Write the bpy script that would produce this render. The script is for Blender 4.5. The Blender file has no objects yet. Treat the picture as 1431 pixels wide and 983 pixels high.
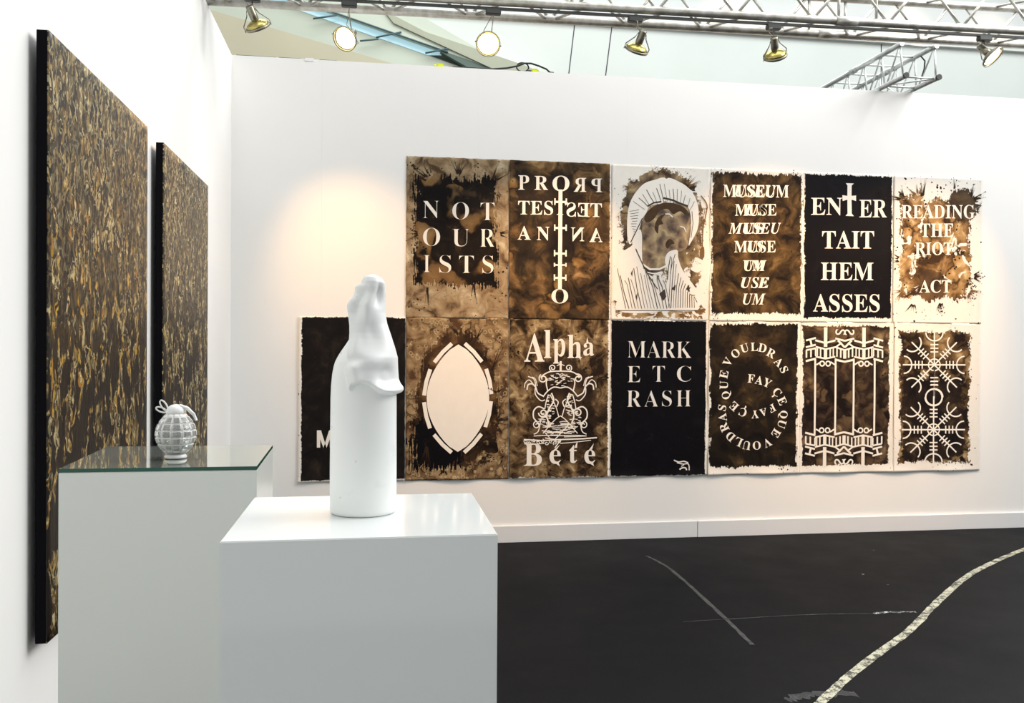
import bpy, bmesh, math, random
from mathutils import Vector, Matrix
R = math.radians
SC = bpy.context.scene
COL = SC.collection

# ------------------------------------------------------------------ camera
YAW, PITCH, ROLL, F_PX = 0.1585, -0.0068, 0.006, 1239.56
cy_, sy_ = math.cos(YAW), math.sin(YAW); cp_, sp_ = math.cos(PITCH), math.sin(PITCH); cr_, sr_ = math.cos(ROLL), math.sin(ROLL)
fwd = Vector((sy_ * cp_, cy_ * cp_, sp_)); r0 = Vector((cy_, -sy_, 0)); u0 = Vector((-sp_ * sy_, -sp_ * cy_, cp_))
rt = cr_ * r0 + sr_ * u0; up = -sr_ * r0 + cr_ * u0
cam_d = bpy.data.cameras.new('camera'); cam = bpy.data.objects.new('camera', cam_d); COL.objects.link(cam)
cam_d.sensor_width = 36; cam_d.sensor_fit = 'HORIZONTAL'; cam_d.lens = F_PX / 1431 * 36; cam_d.clip_start = 0.02; cam_d.clip_end = 200
mw = Matrix.Identity(4)
for i in range(3):
    mw[i][0] = rt[i]; mw[i][1] = up[i]; mw[i][2] = -fwd[i]
mw[0][3], mw[1][3], mw[2][3] = 0.9658, -6.4457, 1.45
cam.matrix_world = mw
SC.camera = cam

# ------------------------------------------------------------------ light and exposure
w = bpy.data.worlds.new('world'); SC.world = w; w.use_nodes = True
w.node_tree.nodes['Background'].inputs[0].default_value = (0.955, 0.98, 0.985, 1)
w.node_tree.nodes['Background'].inputs[1].default_value = 0.47
SC.view_settings.view_transform = 'Standard'; SC.view_settings.look = 'None'
SC.view_settings.exposure = 0.42; SC.view_settings.gamma = 1; SC.view_settings.use_curve_mapping = False
SC.cycles.use_denoising = True; SC.cycles.max_bounces = 8; SC.cycles.transmission_bounces = 8
SC.cycles.caustics_reflective = False; SC.cycles.caustics_refractive = False

def area(name, loc, target, sx, sy, power, col):
    d = bpy.data.lights.new(name, 'AREA'); d.shape = 'RECTANGLE'; d.size = sx; d.size_y = sy; d.energy = power; d.color = col
    o = bpy.data.objects.new(name, d); COL.objects.link(o); o.location = loc
    o.rotation_euler = (Vector(target) - Vector(loc)).to_track_quat('-Z', 'Y').to_euler(); return o
# daylight through the roof of the hall
area('hall_skylight', (8.5, -3.6, 6.6), (0.0, -2.6, 1.2), 5.5, 4.0, 480, (1.0, 0.99, 0.975))
area('hall_skylight', (3.0, -3.6, 8.6), (3.2, 0.2, 2.4), 8.0, 3.0, 150, (0.98, 0.98, 1.0))
area('hall_skylight', (9.0, 5.0, 12.5), (9.0, 7.0, 0), 22, 8.0, 1900, (0.93, 0.98, 1.0))
for i_, x_ in enumerate((9.3, 11.6, 13.95, 16.2)):      # hall lamps washing the far upper wall
    d_ = bpy.data.lights.new('hall_lamp', 'SPOT'); d_.energy = 220; d_.color = (1, .72, .42); d_.spot_size = R(50); d_.spot_blend = 1; d_.shadow_soft_size = .15
    o_ = bpy.data.objects.new('hall_lamp', d_); COL.objects.link(o_); o_.location = (x_, 11.9, 11.0)
    o_.rotation_euler = (Vector((x_, 13.2, 9.0)) - o_.location).to_track_quat('-Z', 'Y').to_euler()

# ------------------------------------------------------------------ node helpers
def srgb(c):
    return tuple(((v / 255) / 12.92 if v / 255 <= 0.04045 else ((v / 255 + 0.055) / 1.055) ** 2.4) for v in c) + (1,)
class NT:
    def __init__(s, name):
        s.m = bpy.data.materials.new(name); s.m.use_nodes = True; s.t = s.m.node_tree
        s.b = s.t.nodes['Principled BSDF']; s.obj = None
    def n(s, typ, **kw):
        nd = s.t.nodes.new(typ)
        for k, v in kw.items(): setattr(nd, k, v)
        return nd
    def put(s, sock, v):
        if hasattr(v, 'links') or isinstance(v, bpy.types.NodeSocket): s.t.links.new(v, sock)
        else: sock.default_value = v
    def math(s, op, a, b=0.0, c=None, clamp=False):
        nd = s.n('ShaderNodeMath', operation=op, use_clamp=clamp); s.put(nd.inputs[0], a); s.put(nd.inputs[1], b)
        if c is not None: s.put(nd.inputs[2], c)
        return nd.outputs[0]
    def coord(s):
        if s.obj is None: s.obj = s.n('ShaderNodeTexCoord').outputs['Object']
        return s.obj
    def mapped(s, scale=(1, 1, 1), loc=(0, 0, 0), vec=None):
        nd = s.n('ShaderNodeMapping'); s.t.links.new(vec or s.coord(), nd.inputs[0])
        nd.inputs['Scale'].default_value = scale; nd.inputs['Location'].default_value = loc; return nd.outputs[0]
    def noise(s, scale, detail=3, dist=0.0, vec=None, rough=0.55, col=False):
        nd = s.n('ShaderNodeTexNoise'); s.put(nd.inputs['Vector'], vec or s.coord())
        nd.inputs['Scale'].default_value = scale; nd.inputs['Detail'].default_value = detail
        nd.inputs['Distortion'].default_value = dist; nd.inputs['Roughness'].default_value = rough
        return nd.outputs['Color' if col else 'Fac']
    def voro(s, scale, vec=None, feature='F1', out='Distance', rnd=1.0):
        nd = s.n('ShaderNodeTexVoronoi', feature=feature); s.put(nd.inputs['Vector'], vec or s.coord())
        nd.inputs['Scale'].default_value = scale; nd.inputs['Randomness'].default_value = rnd; return nd.outputs[out]
    def ramp(s, fac, stops, interp='LINEAR'):
        nd = s.n('ShaderNodeValToRGB'); s.put(nd.inputs[0], fac); e = nd.color_ramp; e.interpolation = interp
        while len(e.elements) < len(stops): e.elements.new(0.5)
        for el, (p, c) in zip(e.elements, stops): el.position = p; el.color = srgb(c) if len(c) == 3 else c
        return nd.outputs[0]
    def mix(s, f, a, b, mode='MIX'):
        nd = s.n('ShaderNodeMix', data_type='RGBA', blend_type=mode); s.put(nd.inputs[0], f)
        s.put(nd.inputs[6], srgb(a) if isinstance(a, tuple) else a); s.put(nd.inputs[7], srgb(b) if isinstance(b, tuple) else b)
        return nd.outputs[2]
    def sep(s, v=None):
        nd = s.n('ShaderNodeSeparateXYZ'); s.t.links.new(v or s.coord(), nd.inputs[0]); return nd.outputs
    def warp(s, vec, scale, amt):
        c = s.noise(scale, 2, vec=vec, col=True)
        a = s.n('ShaderNodeVectorMath', operation='SUBTRACT'); s.put(a.inputs[0], c); a.inputs[1].default_value = (.5, .5, .5)
        b = s.n('ShaderNodeVectorMath', operation='SCALE'); s.put(b.inputs[0], a.outputs[0]); b.inputs['Scale'].default_value = amt
        d = s.n('ShaderNodeVectorMath', operation='ADD'); s.put(d.inputs[0], vec); s.put(d.inputs[1], b.outputs[0]); return d.outputs[0]
    def bump(s, h, strength=.2, dist=.002):
        nd = s.n('ShaderNodeBump'); nd.inputs['Strength'].default_value = strength; nd.inputs['Distance'].default_value = dist
        s.put(nd.inputs['Height'], h); s.t.links.new(nd.outputs[0], s.b.inputs['Normal'])
    def fin(s, col=None, rough=.5, metal=0.0, **kw):
        if col is not None: s.put(s.b.inputs['Base Color'], srgb(col) if isinstance(col, tuple) else col)
        s.put(s.b.inputs['Roughness'], rough); s.b.inputs['Metallic'].default_value = metal
        for k, v in kw.items(): s.b.inputs[k.replace('_', ' ')].default_value = v
        return s.m

def simple(name, col, rough=.5, metal=0.0, var=.06, scale=6, **kw):
    t = NT(name); c2 = tuple(int(v * (1 - var)) for v in col)
    return t.fin(t.mix(t.noise(scale, 4), col, c2), rough, metal, **kw)

M_wall = simple('painted_wall', (240, 239, 236), .55, var=.015, scale=2)
M_base = simple('baseboard_paint', (226, 227, 228), .5, var=.02)
M_far = simple('hall_plaster', (208, 211, 205), .8, var=.05, scale=.8)
M_far2 = simple('hall_plaster_upper', (212, 214, 212), .8, var=.05, scale=.8)
M_beige = simple('beige_concrete', (190, 184, 158), .85, var=.06, scale=1.2)
M_soffit = simple('soffit_concrete', (196, 202, 186), .85, var=.06, scale=1)
M_shadeband = simple('soffit_shade_concrete', (166, 168, 148), .85, var=.05)  # darker soffit tone: shade of the beam's underside put into the colour
M_darkbeam = simple('dark_green_steel', (80, 98, 88), .6)
M_bar = simple('glazing_bar_steel', (70, 95, 100), .5)
t = NT('sky_pane'); t.fin((170, 205, 215), .2); t.b.inputs['Emission Color'].default_value = srgb((176, 214, 226)); t.b.inputs['Emission Strength'].default_value = .45; M_pane = t.m
M_lam = simple('white_laminate', (226, 230, 229), .07, var=.01, scale=2)
M_lam2 = simple('white_laminate_matt', (222, 226, 221), .22, var=.01, scale=2)
M_black = simple('black_rubber', (14, 14, 16), .5)
M_edge = simple('painting_edge', (7, 6, 11), .8, Specular_IOR_Level=.1)
M_yellow = simple('yellow_plug', (214, 222, 20), .45)
M_tag = simple('white_tag', (240, 240, 240), .5)
M_paperdark = simple('wall_gap', (60, 60, 60), .8)
t = NT('truss_aluminium'); nz = t.noise(18, 4)
t.fin(t.ramp(nz, [(.3, (176, 172, 160)), (.7, (222, 220, 214))]), t.math('MULTIPLY_ADD', nz, .25, .26), .7); M_alu = t.m
t = NT('truss_aluminium_light'); nz = t.noise(18, 4)
t.fin(t.ramp(nz, [(.3, (190, 193, 190)), (.7, (225, 228, 226))]), .35, .6); M_alu2 = t.m
M_gold = simple('gilt_reflector', (206, 190, 110), .25, .85, var=.2, scale=30)
M_steel = simple('lamp_steel', (160, 156, 138), .32, .85, var=.2, scale=30)
M_track = simple('track_grey', (72, 74, 72), .5, .3)
t = NT('lamp_glow'); t.fin((255, 240, 210), .3); t.b.inputs['Emission Color'].default_value = (1, .86, .62, 1); t.b.inputs['Emission Strength'].default_value = 9; M_glow = t.m
M_letter = simple('bare_paper_lettering', (238, 232, 222), .75, var=.04, scale=12)

# floor
t = NT('black_floor')
x_, y_, z_ = t.sep()[:3]
c = t.ramp(t.noise(1.2, 5), [(.3, (7, 7, 10)), (.75, (14, 14, 17))])
speck = t.math('LESS_THAN', t.voro(5.5), t.math('MULTIPLY', t.math('GREATER_THAN', t.noise(2.3, 2), .56), .045))
c = t.mix(t.math('MULTIPLY', speck, .75), c, (150, 150, 140))
dust = t.math('GREATER_THAN', t.noise(210, 2), .72)
c = t.mix(t.math('MULTIPLY', dust, .10), c, (80, 80, 78))
t.fin(c, t.math('MULTIPLY_ADD', t.noise(3.0, 4), .2, .5)); t.b.inputs['Specular IOR Level'].default_value = .08; t.bump(t.noise(320, 2), .25, .001); M_floor = t.m
def worn(name, light, dark, thr):
    t = NT(name); n_ = t.math('ADD', t.math('MULTIPLY', t.noise(22, 4), .55), t.math('MULTIPLY', t.noise(110, 3), .45))
    f = t.math('MULTIPLY', t.math('SUBTRACT', n_, thr), 12.0, clamp=True)
    return t.fin(t.mix(f, dark, light), .7)
M_tape = worn('worn_tape', (188, 184, 160), (60, 58, 50), .45)
M_tape2 = worn('dull_tape', (60, 61, 58), (34, 34, 34), .44)
M_scr = worn('scuff', (205, 205, 198), (40, 40, 38), .5)
M_scr2 = worn('faint_scuff', (70, 70, 66), (24, 24, 26), .52)

# marble
t = NT('white_marble'); wv = t.warp(t.coord(), 9, .12)
v = t.math('ABSOLUTE', t.math('SUBTRACT', t.noise(9, 5, vec=wv), .5))
f = t.math('MULTIPLY', t.math('SUBTRACT', 1, t.math('MULTIPLY', v, 26, clamp=True)), t.math('MULTIPLY', t.math('SUBTRACT', t.noise(7, 2), .5), 5, clamp=True))
spot = t.math('GREATER_THAN', t.noise(55, 2), .735)
c = t.mix(t.math('MULTIPLY', f, .45), (233, 235, 233), (150, 152, 150)); c = t.mix(t.math('MULTIPLY', spot, .3), c, (140, 140, 138))
t.fin(c, .42); t.b.inputs['Subsurface Weight'].default_value = .08; t.b.inputs['Subsurface Radius'].default_value = (.01, .01, .01); M_marble = t.m
# glass
t = NT('clear_glass'); t.fin((250, 253, 252), .04); t.b.inputs['Transmission Weight'].default_value = .82; t.b.inputs['IOR'].default_value = 1.5; M_glass = t.m
t = NT('frosted_cut_glass'); t.fin((250, 252, 250), .3); t.b.inputs['Transmission Weight'].default_value = .25; t.b.inputs['IOR'].default_value = 1.5; M_frost = t.m
t = NT('sheet_glass'); t.fin((214, 236, 226), .0); t.b.inputs['Transmission Weight'].default_value = .12; t.b.inputs['IOR'].default_value = 3.2
t.put(t.b.inputs['Base Color'], srgb((196, 203, 192))); t.b.inputs['Metallic'].default_value = .8; M_sheet = t.m
M_glassedge = simple('green_glass_edge', (14, 82, 66), .15)

# paintings
def painting_mat(name, seed, pale, warm):
    t = NT(name); o = t.mapped((1, 1, 1), (seed, seed * 1.7, seed * .6))
    wv = t.warp(o, 16, .06)
    def layer(sy, sz, thr, stops, k):
        vec = t.mapped((1, sy, sz), (k, k * 2, k), vec=wv)
        n1 = t.noise(1.0, 2, .8, vec=vec, rough=.5); cellc = t.voro(1.3, vec=vec, out='Color'); cs = t.sep(cellc)[0]
        return t.math('MULTIPLY', t.math('SUBTRACT', n1, thr), 26, clamp=True), t.ramp(cs, stops)
    zz = t.sep()[2]
    base = t.ramp(t.noise(5, 4, vec=o), [(.3, (14, 11, 8)), (.6, (34, 27, 17)), (.8, (52, 42, 26))])
    big = t.noise(2.2, 2, vec=o)
    f, c = layer(22, 14, .51, [(0, (44, 33, 16)), (.5, (84, 62, 28)), (1, (72, 64, 42))], 3.1); base = t.mix(f, base, c)
    f, c = layer(40, 24, .54, [(0, (140, 110, 54)), (.4, (130, 122, 92)), (.7, (176, 140, 70)), (1, (196, 184, 146))], 7.7)
    f = t.math('MULTIPLY', f, t.math('MULTIPLY_ADD', big, 1.6, -.1, clamp=True)); base = t.mix(f, base, c)
    f, c = layer(70, 40, .57, [(0, (214, 196, 146)), (.5, (160, 140, 96)), (1, (226, 206, 158))], 13.3)
    base = t.mix(t.math('MULTIPLY', f, t.math('ADD', pale, t.math('MULTIPLY', big, .5))), base, c)
    f, c = layer(42, 20, .57, [(0, (172, 108, 26)), (.6, (166, 134, 36)), (1, (204, 156, 66))], 21.0)
    wz = t.math('SUBTRACT', 1, t.math('MULTIPLY', t.math('ABSOLUTE', t.math('SUBTRACT', zz, .95)), 1.3), clamp=True)
    base = t.mix(t.math('MULTIPLY', f, t.math('MULTIPLY', wz, warm)), base, c)
    f, c = layer(15, 7, .47, [(0, (14, 10, 8)), (1, (30, 20, 10))], 31.0)
    low = t.math('MULTIPLY_ADD', zz, -1.1, 1.85, clamp=True); base = t.mix(t.math('MULTIPLY', f, t.math('MULTIPLY_ADD', low, .72, .28)), base, c)
    t.fin(base, .45); t.b.inputs['Specular IOR Level'].default_value = .3; t.bump(t.noise(1, 4, vec=t.mapped((1, 60, 14))), .4, .004); return t.m
M_paintA = painting_mat('gold_brushwork_canvas', 1.3, .45, .95)
M_paintB = painting_mat('beige_brushwork_canvas', 7.9, 1.1, .15)

# ------------------------------------------------------------------ mesh helpers
def link(o, parent=None):
    COL.objects.link(o)
    if parent is not None: o.parent = parent
    return o
def tag(o, label=None, cat=None, group=None, kind=None):
    if label: o['label'] = label
    if cat: o['category'] = cat
    if group: o['group'] = group
    if kind: o['kind'] = kind
    return o
def empty(name, loc=(0, 0, 0), rz=0.0):
    o = bpy.data.objects.new(name, None); o.location = loc; o.rotation_euler = (0, 0, rz); o.empty_display_size = .05; return link(o)
def from_bm(name, bm, mat, parent=None, smooth=False):
    me = bpy.data.meshes.new(name); bm.to_mesh(me); bm.free()
    for m in (mat if isinstance(mat, (list, tuple)) else [mat]): me.materials.append(m)
    if smooth:
        for p in me.polygons: p.use_smooth = True
    return link(bpy.data.objects.new(name, me), parent)
def box(bm, lo, hi, mi=0):
    x0, y0, z0 = lo; x1, y1, z1 = hi
    v = [bm.verts.new(p) for p in ((x0, y0, z0), (x1, y0, z0), (x1, y1, z0), (x0, y1, z0), (x0, y0, z1), (x1, y0, z1), (x1, y1, z1), (x0, y1, z1))]
    for f in ((0, 3, 2, 1), (4, 5, 6, 7), (0, 1, 5, 4), (1, 2, 6, 5), (2, 3, 7, 6), (3, 0, 4, 7)):
        bm.faces.new([v[i] for i in f]).material_index = mi
def bobj(name, lo, hi, mat, parent=None, bevel=0.0):
    bm = bmesh.new(); box(bm, lo, hi)
    if bevel: bmesh.ops.bevel(bm, geom=bm.edges[:], offset=bevel, segments=2, affect='EDGES')
    return from_bm(name, bm, mat, parent)
def tube(bm, pts, r, n=8, caps=True):
    pts = [Vector(p) for p in pts]; rs = r if isinstance(r, (list, tuple)) else [r] * len(pts); rings = []
    for i, p in enumerate(pts):
        a = pts[max(i - 1, 0)]; b = pts[min(i + 1, len(pts) - 1)]; d = (b - a).normalized()
        ref = Vector((0, 0, 1)) if abs(d.z) < .9 else Vector((1, 0, 0)); s = d.cross(ref).normalized(); q = d.cross(s)
        rings.append([bm.verts.new(p + (s * math.cos(k * 2 * math.pi / n) + q * math.sin(k * 2 * math.pi / n)) * rs[i]) for k in range(n)])
    for A, B in zip(rings, rings[1:]):
        for k in range(n): bm.faces.new((A[k], A[(k + 1) % n], B[(k + 1) % n], B[k])).smooth = True
    if caps: bm.faces.new(rings[0]); bm.faces.new(rings[-1][::-1])
def tobj(name, pts, r, mat, parent=None, n=8):
    bm = bmesh.new(); tube(bm, pts, r, n); bmesh.ops.recalc_face_normals(bm, faces=bm.faces[:]); return from_bm(name, bm, mat, parent)
def lathe(bm, prof, n=32, close=False):
    rings = []
    for r, z in prof:
        rings.append([bm.verts.new((r * math.cos(k * 2 * math.pi / n), r * math.sin(k * 2 * math.pi / n), z)) for k in range(n)] if r > 1e-6 else [bm.verts.new((0, 0, z))])
    for A, B in zip(rings, rings[1:]):
        for k in range(n):
            a = [A[k % len(A)], A[(k + 1) % len(A)], B[(k + 1) % len(B)], B[k % len(B)]]; u = []
            for q in a:
                if q not in u: u.append(q)
            if len(u) > 2: bm.faces.new(u).smooth = True
    bmesh.ops.recalc_face_normals(bm, faces=bm.faces[:])

# ------------------------------------------------------------------ the room shell
WH = 3.47
fl = bobj('floor', (-6, -9, -.1), (20, 14, 0), M_floor); tag(fl, kind='structure')
wl = bobj('wall_left', (-.1, -8.5, 0), (0, .1, WH), M_wall); tag(wl, kind='structure')
wb = empty('wall_back', (0, 0, 0)); tag(wb, kind='structure')
bobj('wall_core', (0.0, .022, 0), (9, .1, WH), M_wall, wb)
xs = [0.0, .62, 1.74, 2.861, 3.995, 5.13, 6.27, 7.4, 9]
for a, b in zip(xs, xs[1:]): bobj('wall_panel', (a + .00015, 0.0, 0), (b - .00015, .022, WH), M_wall, wb)
bb = empty('baseboard_back', (0, 0, 0)); tag(bb, kind='structure')
for a, b, d in ((0.0, 3.43, .016), (3.432, 9, .019)): bobj('board', (a, -d, 0), (b, 0, .122), M_base, bb, .002)
hall = bobj('wall_far', (-14, 12.35, 0), (26, 12.6, 8.42), M_far); tag(hall, kind='structure')
h2 = bobj('wall_far_upper', (-14, 13.6, 6), (26, 13.8, 14), M_far2); tag(h2, kind='structure')
tr = bobj('trim_1', (-14, 12.25, 8.42), (26, 13.6, 8.5), M_far); tag(tr, kind='structure')
def prism(name, pts, y0, y1, mat, parent=None, kind='structure'):
    bm = bmesh.new(); A = [bm.verts.new((x, y0, z)) for x, z in pts]; B = [bm.verts.new((x, y1, z)) for x, z in pts]
    bm.faces.new(A); bm.faces.new(B[::-1]); k = len(pts)
    for i in range(k): bm.faces.new((A[i], B[i], B[(i + 1) % k], A[(i + 1) % k]))
    bmesh.ops.recalc_face_normals(bm, faces=bm.faces[:]); o = from_bm(name, bm, mat, parent)
    if kind and parent is None: tag(o, kind=kind)
    return o
prism('trim_2', [(-6, 8.06), (1.412, 6.274), (3.4, 5.79), (3.4, 4.4), (-6, 4.4)], 9, 9.6, M_beige)            # beige raking wall
prism('trim_3', [(-6, 9.75), (-.671, 8.258), (2.1, 7.451), (3.5, 7.04), (3.5, 4.5), (-6, 4.5)], 12, 12.34, M_soffit)
prism('trim_4', [(-6, 9.93), (-.262, 8.285), (2.515, 7.475), (3.4, 7.215), (4.1, 7.0), (4.5, 7.15), (4.099, 7.296), (3.3, 7.52), (1.551, 8.404), (.2, 9.1), (-6, 11.5)], 11.85, 12.34, M_soffit)
prism('trim_5', [(1.2, 8.25), (2.05, 7.86), (4.099, 7.296), (4.5, 7.15), (4.1, 6.98), (3.4, 7.2), (1.4, 8.0)], 11.8, 11.85, M_shadeband)
prism('trim_6', [(2.36, 7.485), (2.52, 7.475), (3.6, 7.15), (3.5, 6.98), (3.02, 7.15)], 11.84, 12.0, M_darkbeam)
win = empty('window_1', (0, 0, 0)); tag(win, kind='structure')
prism('pane', [(-4, 9.21), (-.671, 8.258), (2.1, 7.451), (2.515, 7.475), (-.262, 8.285), (-4, 9.36)], 11.98, 12.02, M_pane, win)
for a, b in (((-.2, 7.99), (.27, 8.09)), ((1.10, 7.66), (.73, 7.60)), ((1.05, 7.69), (1.56, 7.83)), ((2.05, 7.43), (2.55, 7.56)), ((-4, 9.36), (2.515, 7.475))):
    tobj('glazing_bar', [(a[0], 11.82, a[1]), (b[0], 11.82, b[1])], .018, M_bar, win, 6)
for a, b in (((5.30, 8.41), (5.07, 6.4)), ((6.13, 8.41), (5.88, 6.4)), ((12.5, 8.41), (12.5, 6.4))):
    o = tobj('trim_7', [(a[0], 12.35, a[1]), (b[0], 12.35, b[1])], .012, M_paperdark, None, 6); tag(o, kind='structure')

# ------------------------------------------------------------------ ink posters
FACES_SEED = 5
CROPS = {'P': (0, 0, 1), 'A': (560, 210, 4.0967), 'B': (850, 220, 4.182), 'C': (1110, 220, 4.182), 'D': (560, 435, 4.0967),
         'E': (845, 440, 4.182), 'F': (1110, 440, 4.182), 'G': (715, 460, 4.793), 'H': (1115, 445, 8.548), 'V': (855, 230, 4.572), 'W': (400, 430, 3.93)}
class Poster:
    """A sheet with its drawing space: points are given on a sketch grid and mapped to the sheet's own metres."""
    def __init__(s, X0, X1, Z0, Z1, quad, off):
        s.X0, s.Z0, s.W, s.H, s.quad = X0, Z0, X1 - X0, Z1 - Z0, quad; s.layer = 0
        s.root = empty('ink_poster', (X0, -off, Z0)); s.polys = []; s.items = []; s.crop = 'P'; s.rnd = random.Random(int(X0 * 100))
    def loc(s, x, y):
        ox, oy, k = CROPS[s.crop]; x = x / k + ox; y = y / k + oy; (ax, ay), (bx, by), (cx, cy), (dx, dy) = s.quad; u = v = .5
        for _ in range(5):
            yt = ay + (by - ay) * u; yb = dy + (cy - dy) * u; v = (y - yt) / (yb - yt)
            xl = ax + (dx - ax) * v; xr = bx + (cx - bx) * v; u = (x - xl) / (xr - xl)
        return u * s.W, (1 - v) * s.H
    def poly(s, pts):            # outline in sketch coordinates
        s.polys.append([s.loc(*p) for p in pts])
    def stroke(s, pts, w, closed=False):
        k = CROPS[s.crop][2]; wm = w / k * (s.W / 143.0)
        P = [Vector(s.loc(*p)) for p in pts]; n = len(P)
        L, Rr = [], []
        for i in range(n):
            a = P[(i - 1) % n] if closed else P[max(i - 1, 0)]; b = P[(i + 1) % n] if closed else P[min(i + 1, n - 1)]
            d1 = (P[i] - a); d2 = (b - P[i])
            if d1.length < 1e-9: d1 = d2
            if d2.length < 1e-9: d2 = d1
            n1 = Vector((-d1.y, d1.x)).normalized(); n2 = Vector((-d2.y, d2.x)).normalized(); nn = (n1 + n2)
            if nn.length < 1e-6: nn = n1.copy()
            nn.normalize(); k2 = 1 / max(.4, nn.dot(n1)); L.append(P[i] + nn * wm / 2 * k2); Rr.append(P[i] - nn * wm / 2 * k2)
        m = n if closed else n - 1
        for i in range(m):
            j = (i + 1) % n; s.polys.append([tuple(L[i]), tuple(L[j]), tuple(Rr[j]), tuple(Rr[i])])
    def arc(s, cx, cy, r, a0, a1, w, n=14, ry=None):
        ry = ry or r; s.stroke([(cx + r * math.cos(R(a0 + (a1 - a0) * i / n)), cy + ry * math.sin(R(a0 + (a1 - a0) * i / n))) for i in range(n + 1)], w)
    def spiral(s, cx, cy, r0, r1, a0, turns, w, n=18):
        s.stroke([(cx + (r0 + (r1 - r0) * i / n) * math.cos(R(a0 + 360 * turns * i / n)), cy + (r0 + (r1 - r0) * i / n) * math.sin(R(a0 + 360 * turns * i / n))) for i in range(n + 1)], w)
    def text(s, txt, style, bx, flip=False, track=1.0, rot=0.0, center=None, size=None):
        vs, fs = glyphs(txt, style, track)
        x0 = min(v[0] for v in vs); x1 = max(v[0] for v in vs); y0 = min(v[1] for v in vs); y1 = max(v[1] for v in vs); out = []
        for v in vs:
            u = (v[0] - x0) / (x1 - x0); q = (v[1] - y0) / (y1 - y0)
            if flip: u = 1 - u
            if bx: p = (bx[0] + u * (bx[2] - bx[0]), bx[3] + q * (bx[1] - bx[3]) + (bx[4] * u if len(bx) > 4 else 0))
            else:
                h = size; wd = h * (x1 - x0) / (y1 - y0); lx = (u - .5) * wd; ly = -(q - .5) * h
                p = (center[0] + lx * math.cos(R(rot)) - ly * math.sin(R(rot)), center[1] + lx * math.sin(R(rot)) + ly * math.cos(R(rot)))
            out.append(s.loc(*p))
        par = list(range(len(vs)))
        def root(i):
            while par[i] != i: par[i] = par[par[i]]; i = par[i]
            return i
        for f in fs:
            for i in f[1:]: par[root(i)] = root(f[0])
        g = {}
        for f in fs: g.setdefault(root(f[0]), []).append([out[i] for i in f])
        s.items += list(g.values())
    def emit(s, name, polys, mat, k):
        bm = bmesh.new(); cx = sum(q[0] for p in polys for q in p) / sum(len(p) for p in polys); cz = sum(q[1] for p in polys for q in p) / sum(len(p) for p in polys); vd = {}
        for p in polys:
            y = -.000002 * (k % 40); k += 1; A = 0.0
            for i in range(len(p)): A += p[i][0] * p[(i + 1) % len(p)][1] - p[(i + 1) % len(p)][0] * p[i][1]
            if A < 0: p = p[::-1]
            if name == 'letter': y = 0; key = lambda q: (round(q[0], 6), round(q[1], 6))
            else: key = lambda q: (q[0], q[1], k)
            vv = []
            for q in p:
                if key(q) not in vd: vd[key(q)] = bm.verts.new((q[0] - cx, y, q[1] - cz))
                if vd[key(q)] not in vv: vv.append(vd[key(q)])
            try: bm.faces.new(vv)
            except ValueError: pass
        bm.normal_update(); bmesh.ops.triangulate(bm, faces=[f for f in bm.faces if len(f.verts) > 4]); bm.normal_update()
        for f in bm.faces:
            if f.normal.y > 0: f.normal_flip()
        o = from_bm(name, bm, mat, s.root); o.location = (cx, -.0012 * s.layer - .00004 * (k % 7), cz); return o
    def flush(s, name, mat, label=None, item='letter', kind=None):
        s.layer += 1
        for n_, it in enumerate(s.items): s.emit(item, it, mat, n_)
        if s.polys and name in ('lettering', 'highlight', 'paper_tear'):
            groups = []
            for p in s.polys:
                ks = {(round(q[0], 5), round(q[1], 5)) for q in p}; hit = [g for g in groups if g[0] & ks]
                for g in hit: groups.remove(g)
                groups.append((set().union(ks, *[g[0] for g in hit]), sum([g[1] for g in hit], []) + [p]))
            for g in groups: s.emit('sign_shape' if name == 'lettering' else name, g[1], mat, 3)
        elif s.polys:
            o = s.emit('sign_shape' if name == 'lettering' else name, s.polys, mat, 3)
            if label: o['label'] = label
            if kind: o['kind'] = kind
        s.polys = []; s.items = []

def smooth_open(pts, n=4):
    if len(pts) < 3: return list(pts)
    out = []; m = len(pts)
    for i in range(m - 1):
        a, b, c, d = (Vector(pts[min(max(i + k, 0), m - 1)]) for k in (-1, 0, 1, 2))
        for k in range(n):
            t_ = k / n; q = .5 * ((2 * b) + (c - a) * t_ + (2 * a - 5 * b + 4 * c - d) * t_ ** 2 + (3 * b - a - 3 * c + d) * t_ ** 3); out.append((q.x, q.y))
    return out + [tuple(pts[-1])]
def smooth_loop(pts, n=5):
    out = []; m = len(pts)
    for i in range(m):
        a, b, c, d = (Vector(pts[(i + k) % m]) for k in (-1, 0, 1, 2))
        for k in range(n):
            t_ = k / n; q = .5 * ((2 * b) + (c - a) * t_ + (2 * a - 5 * b + 4 * c - d) * t_ ** 2 + (3 * b - a - 3 * c + d) * t_ ** 3); out.append((q.x, q.y))
    return out

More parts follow.
